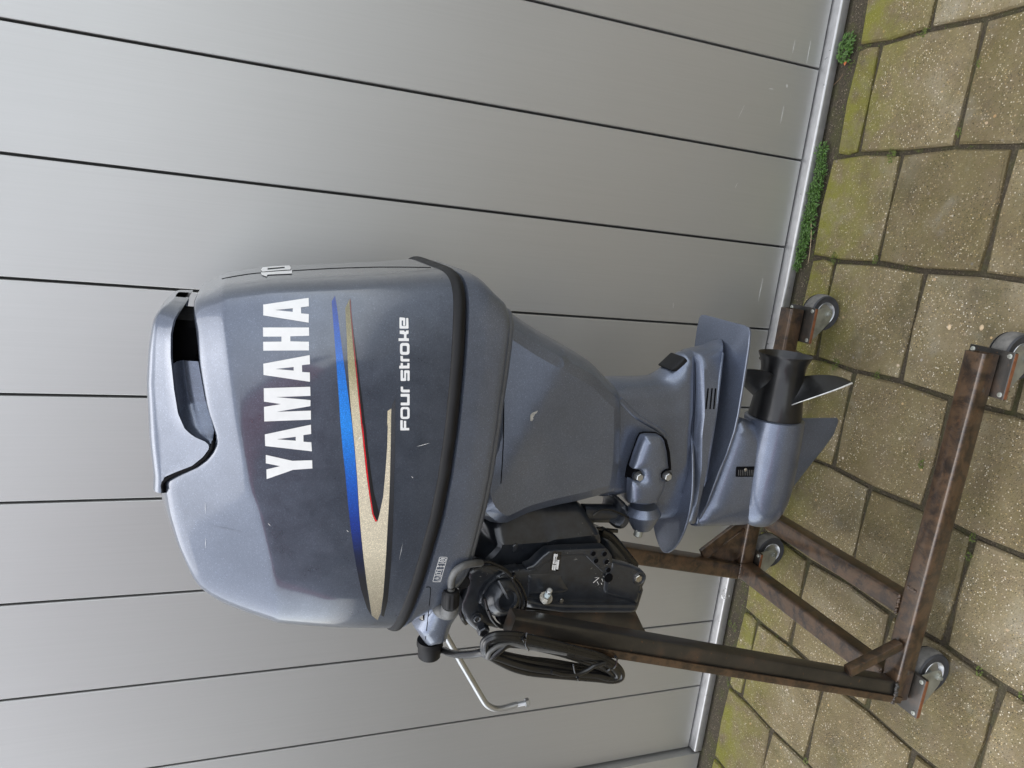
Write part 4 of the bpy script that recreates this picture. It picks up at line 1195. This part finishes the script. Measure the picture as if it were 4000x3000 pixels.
def stroke(name, bv, c, pts, w, m, parent, off=.0006, closed=False):
    P = [np.array(c(p), float) for p in pts]
    if closed: P = P + [P[0]]
    mb = MB()
    L, R = [], []
    for i, p in enumerate(P):
        t = P[min(i + 1, len(P) - 1)] - P[max(i - 1, 0)]
        if closed and i in (0, len(P) - 1): t = P[1] - P[-2]
        t /= np.linalg.norm(t) + 1e-9; n = np.array([-t[1], t[0]])
        L.append(stick(bv, p + n * w / 2, off)); R.append(stick(bv, p - n * w / 2, off))
    if any(q is None for q in L + R): return
    for i in range(len(P) - 1): mb.add([L[i], L[i + 1], R[i + 1], R[i]], [(0, 1, 2, 3)])
    return obj(name, mb, m, parent, smooth=0, fixn=False)
def cell(u, v):      # u along the strip 0..4, v across 0..1 (v=1 upper edge)
    a = np.array((290.0, 751.0)) + (np.array((365.0, 486.0)) - np.array((290.0, 751.0))) * u / 4
    return tuple(a + np.array((-41.0, -1.0)) * (2 * v - 1))
CI = lambda p: cM1(cell(*p))
stroke('label_frame', bv_pan, CI, [(0.05, 0), (1, 0), (2, 0), (3, 0), (3.95, 0), (4, .1), (4, .9), (3.95, 1), (3, 1), (2, 1), (1, 1), (.05, 1), (0, .9), (0, .1)], 1.6, 'white_vinyl', pan_o, closed=True)
for u in (1, 2, 3): stroke('label_line', bv_pan, CI, [(u, 0.02), (u, .98)], 1.4, 'white_vinyl', pan_o)
stroke('warning_triangle', bv_pan, CI, [(.12, .15), (.88, .15), (.5, .88)], 1.9, 'white_vinyl', pan_o, closed=True)
stroke('warning_mark', bv_pan, CI, [(.5, .32), (.5, .62)], 2.2, 'white_vinyl', pan_o)
for L in ([(1.15, .2), (1.5, .3), (1.85, .2), (1.85, .75), (1.5, .85), (1.15, .75)],): stroke('manual_icon', bv_pan, CI, L, 1.8, 'white_vinyl', pan_o, closed=True)
stroke('manual_icon', bv_pan, CI, [(1.5, .3), (1.5, .85)], 1.5, 'white_vinyl', pan_o)
stroke('lever_icon', bv_pan, CI, [(2.5, .06), (2.5, .36)], 1.5, 'white_vinyl', pan_o); stroke('lever_icon', bv_pan, CI, [(2.5, .64), (2.5, .94)], 1.5, 'white_vinyl', pan_o)
stroke('lever_icon', bv_pan, CI, [(2.36, .2), (2.5, .05), (2.64, .2)], 1.5, 'white_vinyl', pan_o); stroke('lever_icon', bv_pan, CI, [(2.36, .8), (2.5, .95), (2.64, .8)], 1.5, 'white_vinyl', pan_o)
stroke('lever_icon', bv_pan, CI, [(2.5 + .1 * math.cos(a), .5 + .1 * math.sin(a)) for a in np.linspace(0, 5.5, 8)], 1.5, 'white_vinyl', pan_o, closed=True)
stroke('motor_icon', bv_pan, CI, [(3.2, .3), (3.35, .15), (3.65, .15), (3.8, .35), (3.8, .7), (3.6, .75), (3.55, .9), (3.3, .9), (3.25, .7)], 2.2, 'white_vinyl', pan_o, closed=True)
stroke('motor_icon', bv_pan, CI, [(3.5 + .12 * math.cos(a), .5 + .14 * math.sin(a)) for a in np.linspace(0, 5.5, 8)], 1.6, 'white_vinyl', pan_o, closed=True)

# ---- lower mount
bv_uc = bvh_of(par['upper_casing'])
line_on('casing_ridge', bv_uc, cM4, [(436, 20), (520, 112), (600, 190), (700, 255), (800, 312), (868, 362), (890, 400)], .0075, 'motor_paint_satin', par['upper_casing'], off=-.0045, n=12)
mc = [(760, 402), (870, 405), (908, 440), (938, 560), (955, 738), (915, 745), (884, 772), (880, 800), (884, 830), (930, 850), (900, 960), (845, 1078), (730, 1105), (570, 1085), (578, 852), (655, 852), (686, 825), (690, 800), (678, 765), (655, 748), (597, 745), (640, 600), (690, 462), (716, 415)]
slab('mount_cover', cM4, mc, YM - .092, .022, .026, .006, m='motor_paint_satin', rnd=.004)
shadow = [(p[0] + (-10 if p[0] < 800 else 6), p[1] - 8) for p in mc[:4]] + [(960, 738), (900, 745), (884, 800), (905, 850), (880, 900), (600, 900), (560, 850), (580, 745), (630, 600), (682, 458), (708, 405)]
slab('mount_gap_shade', cM4, shadow, YM - .075, .022, .004, .018, m='black_hole')  # black slab painted in as the shadow behind the mount cover
for (px, py) in ((622, 796), (905, 791)):
    p = on(cM4((px, py)), 1, YM - .100)
    obj('mount_washer', MB().lathe(p, (0, -1, 0), [(-.006, .0125), (.001, .0125), (.0015, .003)], n=20), 'bracket_paint', motor)
    obj('mount_bolt', MB().hexnut(p + np.array([0, -.001, 0]), (0, -1, 0), .0085, .007), 'zinc_bright', motor, smooth=30)
def P4(px, py, y): return on(cM4((px, py)), 1, y)
a, b = P4(672, 1085, YM - .07), P4(655, 1308, YM - .07); L = np.linalg.norm(b - a)
obj('mount_housing', MB().lathe(a, b - a, [(0, .030), (L * .1, .034), (L * .3, .040), (L * .34, .039), (L * .7, .030), (L, .021), (L * 1.03, .015), (L * 1.05, .012)], n=32), 'motor_paint_satin', motor, smooth=40)
a, b = P4(640, 1290, YM - .075), P4(612, 1392, YM - .075); L = np.linalg.norm(b - a)
obj('mount_stud_nut', MB().hexnut(a, b - a, .013, L * .4), 'zinc', motor, smooth=30)
obj('mount_stud', MB().lathe(a, b - a, [(0, .0095)] + [(L * (.4 + .06 * k), .0093 if k % 2 else .0100) for k in range(10)] + [(L, .007)], n=16), 'zinc', motor, smooth=30)
slab('mount_yoke', cM4, [(300, 1005), (410, 985), (490, 1050), (575, 1130), (590, 1230), (560, 1300), (505, 1356), (445, 1362), (402, 1325), (365, 1270), (450, 1245), (462, 1120), (420, 1055)], YM - .02, .055, .02, .02, rnd=.006)
a, b = P4(60, 1158, YM - .035), P4(452, 1160, YM - .035); L = np.linalg.norm(b - a)
obj('swivel_tube', MB().lathe(a, b - a, [(0, .0205), (L * .93, .0205), (L * .935, .0225), (L, .0225), (L, .01)], n=28), 'bracket_paint', motor, smooth=40)
obj('ground_wire', MB().tube(smooth_path([P4(*p, YM - .075) for p in ((170, 1180), (215, 1145), (270, 1126), (340, 1127), (430, 1160), (520, 1200), (600, 1243), (680, 1283), (712, 1288))], 5), .0026, 8), 'cable_black', motor)
obj('tilt_rod', MB().tube([P4(200, 1318, YM - .01), P4(410, 1338, YM - .01)], .005, 8), 'black_gloss', motor)
for k, path in enumerate(([(820, 340), (930, 410), (1040, 540), (1185, 720)], [(880, 560), (950, 520), (1030, 508), (1062, 545), (1100, 640)])):
    obj('trim_hose', MB().tube(smooth_path([on(cM2(p), 1, YM - .01 + .02 * k) for p in path], 6), .011 - .006 * k, 10), 'cable_black', motor)
slab('trim_unit', cM2, [(830, 370), (950, 420), (1050, 500), (1190, 710), (1100, 760), (930, 690), (860, 540)], YM + .02, .04, .015, .02, m='bracket_paint')

# ---- front of the lower cowl, hoses and fittings
fc = [(120, 830), (228, 815), (420, 830), (548, 860), (526, 960), (450, 1110), (390, 1370), (165, 1422), (20, 1210), (62, 1080)]
FC = round_poly(xz(cM1, fc, -.605), .006)
slope = lambda x, z: .128 - .30 * np.clip(-.70 - x, 0, .12)
fco = obj('front_cover', puff(FC, slope, .022, -.535, e=.06, step=.012), 'motor_paint_satin', motor, smooth=40)
bv_fc = bvh_of(fco)
bv_fp = bvh_of(fco, pan_o)
line_on('cover_edge', bv_fp, cM1, [(178, 812), (224, 816), (222, 900), (212, 1000), (192, 1200), (168, 1405)], .0008, 'black_hole', fco)
decal('latch_frame', bv_fc, [round_poly([cM1(p) for p in ((112, 1078), (160, 1080), (158, 1178), (110, 1165))], 4)], 'black_gloss', fco, off=.001, step=8)
decal('latch_window', bv_fc, [round_poly([cM1(p) for p in ((122, 1085), (153, 1092), (150, 1165), (116, 1150))], 3)], 'stainless', fco, off=.002, step=8)
def P1(px, py, y): return on(cM1((px, py)), 1, y)
a, b = P1(222, 1375, -.58), P1(210, 1560, -.58); L = np.linalg.norm(b - a)
obj('grommet', MB().lathe(a, b - a, [(0, .0255), (L * .12, .0262), (L * .30, .0262), (L * .34, .0238), (L * .95, .0222), (L, .0205), (L, .002)], n=32), 'rubber', motor, smooth=40)
# flushing connector: ribbed cap, elbow and grey hose
a, b = P1(446, 855, -.701), P1(436, 1015, -.701); L = np.linalg.norm(b - a)
mb = MB(); t_ = (b - a) / L
nn = 44; rings = []
aa = np.cross(t_, (0, 1.0, 0)); aa /= np.linalg.norm(aa); bb = np.cross(t_, aa)
for s_, r_ in ((-.002, .0125), (0, .0135), (L * .1, .0148), (L * .9, .0152), (L, .0142)):
    rings.append([a + t_ * s_ + (r_ + (.0008 if (k // 2) % 2 else -.0004) * (0 < s_ < L)) * (math.cos(2 * math.pi * k / nn) * aa + math.sin(2 * math.pi * k / nn) * bb) for k in range(nn)])
mb.loft(rings, cap0=True, cap1=True); obj('hose_connector', mb, 'rubber', motor, smooth=30)
obj('connector_ring', MB().lathe(a + t_ * .001, -t_, [(0, .011), (.0015, .0105), (.002, .006)], n=24), 'zinc', motor)
obj('connector_elbow', MB().tube(smooth_path([P1(436, 1000, -.698), P1(425, 1060, -.691), P1(400, 1080, -.676), P1(330, 1040, -.666), P1(320, 960, -.646)], 5), [.0155] * 8 + [.0145] * 13, 16), 'rubber_grey', motor)
obj('flushing_hose', MB().tube(smooth_path([P1(449, 865, -.701), P1(447, 790, -.703), P1(455, 715, -.706), P1(500, 635, -.711), P1(590, 578, -.711), P1(690, 555, -.701), P1(765, 552, -.681)], 7), .0066, 14), 'rubber_grey', motor)
obj('hose_clip', MB().lathe(P1(447, 812, -.702), P1(447, 790, -.703) - P1(447, 812, -.702), [(0, .0074), (.003, .0074)], n=18, cap0=False, cap1=False), 'black_gloss', motor)
wl = [[(755, 545), (850, 540), (930, 570), (1010, 605), (1100, 690), (1180, 770), (1235, 880), (1252, 990), (1225, 1090), (1170, 1165), (1090, 1225), (1000, 1235), (920, 1195), (870, 1120), (830, 1020), (810, 930)],
      [(690, 620), (800, 590), (900, 590), (1000, 625), (1090, 690), (1140, 780), (1185, 870), (1205, 960), (1190, 1060), (1170, 1150), (1110, 1215), (1030, 1248), (950, 1228), (880, 1150), (850, 1060)]]
for k, L_ in enumerate(wl):
    obj('wire_loop', MB().tube(smooth_path([P1(p[0], p[1], YC - .050 - .004 * k) for p in L_], 5), .0034 - .0006 * k, 8), 'cable_black', motor)
for (px, py, dx, dy) in ((1108, 680, .6, .6), (1180, 1148, -.6, .7)):
    c0 = P1(px, py, YC - .052); c1 = P1(px + 20 * dx, py + 20 * dy, YC - .052)
    obj('cable_tie', MB().lathe(c0, c1 - c0, [(0, .0062), (.0035, .0062)], n=14), 'black_gloss', motor)
obj('cable_tail', MB().tube(smooth_path([P1(560, 1000, -.60), P1(545, 1060, -.60), P1(575, 1150, -.60), P1(610, 1200, -.59)], 6), .0045, 8), 'cable_black', motor)
obj('clamp_cap', MB().lathe(P1(570, 750, -.63), (0, -1, .1), [(-.02, .014), (.004, .014), (.006, .012), (.0065, .001)], n=20), 'rubber', motor)
# steering link rod
def P3(px, py, y): return on(cM3((px, py)), 1, y)
rodp = smooth_path([P3(*p, -.50) for p in ((-250, 300), (-30, 690), (130, 965), (265, 1195), (310, 1260), (370, 1303), (450, 1325), (560, 1308), (690, 1270))], 8)
obj('link_rod', MB().tube(rodp, .0069, 16), 'zinc_bright', motor, smooth=60)
a, b = P3(685, 1272, -.50), P3(800, 1248, -.50); L = np.linalg.norm(b - a)
obj('link_thread', MB().lathe(a, b - a, [(0, .0056)] + [(L * (.05 + .045 * k), .0052 if k % 2 else .0058) for k in range(20)] + [(L, .0056)], n=18), 'zinc_bright', motor, smooth=25)
obj('link_nut', MB().hexnut(b - (b - a) * .05, b - a, .0100, .009), 'zinc_bright', motor, smooth=30)

# ================================================================== CABLE COIL
coil = thing('cable_coil', 'black cable tied into an oval coil, hanging in front of the near stand post', 'cable coil', (-.76, -.745, 1.05))
OUT = [(272, 570), (300, 470), (420, 405), (620, 398), (800, 425), (1000, 468), (1250, 535), (1500, 600), (1700, 660), (1850, 735), (1950, 810), (1992, 885), (1975, 950), (1860, 978), (1700, 962), (1440, 940), (1100, 912), (850, 885), (650, 835), (480, 755), (370, 690), (300, 640)]
INN = [(345, 580), (360, 535), (450, 520), (620, 540), (800, 570), (1000, 605), (1250, 655), (1500, 725), (1650, 775), (1760, 830), (1830, 890), (1850, 930), (1800, 930), (1740, 890), (1640, 830), (1400, 800), (1100, 745), (850, 700), (650, 650), (500, 625), (420, 640), (370, 640)]
def strand(t, dy, wob, r):
    P = []
    for k, (o_, i_) in enumerate(zip(OUT, INN)):
        tt = t + wob * math.sin(k * .9 + t * 7)
        q = np.array(o_, float) * (1 - tt) + np.array(i_, float) * tt
        P.append(P3(q[0], q[1], -.738 + dy + .010 * math.cos(k / len(OUT) * 6.28 + 2)))
    S_ = smooth_path(P, 6, closed=True)
    mb = MB()
    S_ = S_ + [S_[0]]
    return mb.tube(S_, r, 10, cap=False)
for t_s, dy, wob, r in ((.04, .0, .0, .0064), (.40, -.004, .03, .0068), (.76, .002, .06, .0062), (1.0, .008, .12, .0050), (.22, .012, .10, .0056), (.58, .012, -.10, .0056)):
    obj('cable', strand(t_s, dy, wob, r), 'cable_black', coil, smooth=60)
obj('cable', MB().tube(smooth_path([P1(*p, y) for p, y in (((200, 1500), -.56), ((350, 1490), -.58), ((430, 1520), -.62), ((540, 1540), -.67), ((680, 1535), -.71), ((790, 1520), -.735), ((870, 1560), -.745), ((960, 1500), -.75), ((1050, 1430), -.75), ((1200, 1400), -.745))], 6), .0072, 12), 'cable_black', coil, smooth=60)
obj('cable', MB().tube(smooth_path([P3(*p, -.752) for p in ((330, 700), (360, 620), (470, 545), (640, 520), (800, 560), (1000, 590), (1300, 640))], 6), .0045, 10), 'rubber_grey', coil, smooth=60)
obj('cable', MB().tube(smooth_path([P3(*p, -.756) for p in ((1120, 865), (1280, 900), (1420, 900), (1540, 860), (1640, 800), (1780, 760))], 6), .0042, 10), 'cable_black', coil, smooth=60)
for pts, hd in (([(812, 395), (800, 470), (800, 540), (835, 600)], (775, 468)), ([(1388, 785), (1400, 850), (1420, 910), (1450, 960)], (1450, 950)), ([(1925, 690), (1920, 760), (1890, 820), (1810, 850)], (1918, 692))):
    front = [P3(*p, -.757) for p in pts]; back = [P3(*p, -.722) for p in pts[::-1]]
    tie = MB().tube(smooth_path(front, 4) + smooth_path(back, 4) + [front[0]], .0018, 6)
    tie.beam(P3(hd[0] - 10, hd[1] - 14, -.759), P3(hd[0] + 10, hd[1] + 14, -.759), .007, .005, r=.001)
    obj('cable_tie', tie, 'black_gloss', coil, smooth=40)

# ================================================================== WEEDS, MOSS, DEBRIS
def leaf(mb, base, d, L, w, droop):
    d = np.array(d); s = np.cross(d, (0, 0, 1.0)); n_ = np.linalg.norm(s); s = s / n_ if n_ > 1e-6 else np.array([1.0, 0, 0])
    P = [base, base + d * L * .35 + s * w * .5 + np.array([0, 0, .1 * L]), base + d * L * .75 + s * w * .42 - np.array([0, 0, droop * L * .3]), base + d * L - np.array([0, 0, droop * L]),
         base + d * L * .75 - s * w * .42 - np.array([0, 0, droop * L * .3]), base + d * L * .35 - s * w * .5 + np.array([0, 0, .1 * L]), base + d * L * .5 + np.array([0, 0, -.02 * L])]
    mb.add(P, [(0, 1, 6), (1, 2, 6), (2, 3, 6), (3, 4, 6), (4, 5, 6), (5, 0, 6)])
def rosette(mb, c, R, n, h, ls):
    for _ in range(n):
        r = R * math.sqrt(rng.uniform()); a = rng.uniform(0, 6.283)
        base = np.array([c[0] + r * math.cos(a), min(c[1] + r * .55 * math.sin(a), -.006), c[2] + rng.uniform(0, h) * (1 - .6 * r / R)])
        a2 = a + rng.normal(0, .9)
        leaf(mb, base, (math.cos(a2), math.sin(a2) * .8 - .2, rng.uniform(-.1, .5)), ls * rng.uniform(.6, 1.3), ls * rng.uniform(.4, .6), rng.uniform(0, .5))
def gpt(p): return on(p, 2, 0.0)
cW = crop(2600, 0, .4822)
w1 = MB(); rosette(w1, gpt(cW((1475, 400))), .038, 170, .036, .0125)
tag(obj('weed', w1, 'leaf_green', smooth=0), 'bright green clump of oval leaved weed standing alone against the metal sill', 'weed')
w2 = MB()
for k in range(34):
    t_ = k / 33
    q = np.array(cW((1300, 1200))) * (1 - t_) + np.array((3120, 1035)) * t_
    if 0.0 < t_ < 1: rosette(w2, gpt((q[0] + rng.normal(0, 9), q[1])), .026, 60, .028, rng.choice((.0065, .0085, .0105)))
o = tag(obj('chickweed', w2, 'leaf_green', smooth=0), 'low strip of small green weeds growing along the foot of the wall', 'weeds'); o['kind'] = 'stuff'
w3 = MB()
for p, R, n in (((3608, 130), .012, 26), ((3485, 604), .020, 60), ((3260, 1010), .016, 40), ((3420, 1015), .012, 26), ((3265, 1425), .018, 46), ((3430, 1462), .012, 24), ((3745, 518), .009, 18), ((3600, 1815), .010, 26), ((3800, 2100), .010, 24), ((3785, 2170), .009, 20), ((3826, 2620), .010, 22), ((3990, 2715), .008, 14), ((2852, 2435), .012, 22), ((2870, 2450), .015, 26), ((3148, 2972), .008, 16), ((3825, 250), .007, 12)):
    rosette(w3, gpt(p), R, n, .007, .0055)
for i in range(-6, 3):
    for _ in range(12):
        yy = -.05 - abs(rng.normal(0, .16)); 
        rosette(w3, (X00 + PITCH_X * i + rng.normal(0, .003), yy, -.006), .006, 5, .004, .0035)
for _ in range(70):
    xx = rng.uniform(-1.8, .7); rosette(w3, (xx, rng.uniform(-.06, -.03), -.010), .010, 7, .004, .004)
o = tag(obj('moss', w3, 'moss_green', smooth=0), 'small tufts of moss and seedlings in the joints between the paving tiles', 'moss'); o['kind'] = 'stuff'
# grit in the joints and on the soil strip
gr = MB()
def grit(x, y, s, z=-.009):
    a = rng.uniform(0, 6.28); r = [s * rng.uniform(.5, 1) for _ in range(5)]
    base = [(x + r[i] * math.cos(a + i * 1.257), y + r[i] * math.sin(a + i * 1.257), z) for i in range(5)]
    gr.add(base + [(x, y, z + s * .8)], [(i, (i + 1) % 5, 5) for i in range(5)])
for _ in range(900): grit(rng.uniform(-1.9, .75), rng.uniform(-.055, -.002), rng.uniform(.0008, .0028), -.0115)
for i in range(-7, 4):
    for _ in range(160): grit(X00 + PITCH_X * i + rng.normal(0, .0025), rng.uniform(-1.2, -.05), rng.uniform(.0006, .0016), -.008)
o = tag(obj('grit', gr, 'grit_stone', smooth=0), 'loose grit and sand along the wall and in the tile joints', 'grit'); o['kind'] = 'stuff'
def pebble_at(p, s, m, label, cat):
    q = gpt(p); mb = MB(); mb.lathe((q[0], q[1], .0005), (0, 0, 1), [(-.001, s * .6), (s * .25, s), (s * .55, s * .85), (s * .8, s * .4)], n=8)
    mb.v = [(q[0] + (x - q[0]) * 1.25, q[1] + (y - q[1]) * .85, z) for x, y, z in mb.v]
    tag(obj('pebble' if cat == 'pebble' else 'leaf_scrap', mb, m, smooth=50), label, cat)
pebble_at((3837, 1280), .0062, 'pebble', 'amber pebble lying between the two right hand casters of the stand', 'pebble')
pebble_at((3711, 1278), .0058, 'pebble', 'long pale pebble on the tile left of the amber pebble', 'pebble')
lf = MB(); q = gpt(cW((1458, 535))); leaf(lf, np.array([q[0], q[1], .004]), (.8, -.4, .3), .016, .010, .1)
tag(obj('dead_leaf', lf, 'leaf_orange', smooth=0), 'small orange dead leaf on the soil beside the green weed clump', 'leaf')
tw = MB().tube(smooth_path([gpt(cW(p)) + np.array([0, 0, .004]) for p in ((1370, 690), (1420, 640), (1445, 600))], 4), .0009, 5)
tag(obj('twig', tw, 'twig', smooth=0), 'thin dry twig lying on the soil strip at the foot of the wall', 'twig')
st_ = MB().tube(smooth_path([gpt(p) + np.array([0, 0, .012]) for p in ((3180, 858), (3181, 920), (3176, 980), (3168, 1032))], 5), .0007, 5)
tag(obj('grass_straw', st_, 'thread_sealant' if False else 'pebble', smooth=0), 'single dry straw lying across the strip of green weeds', 'straw')
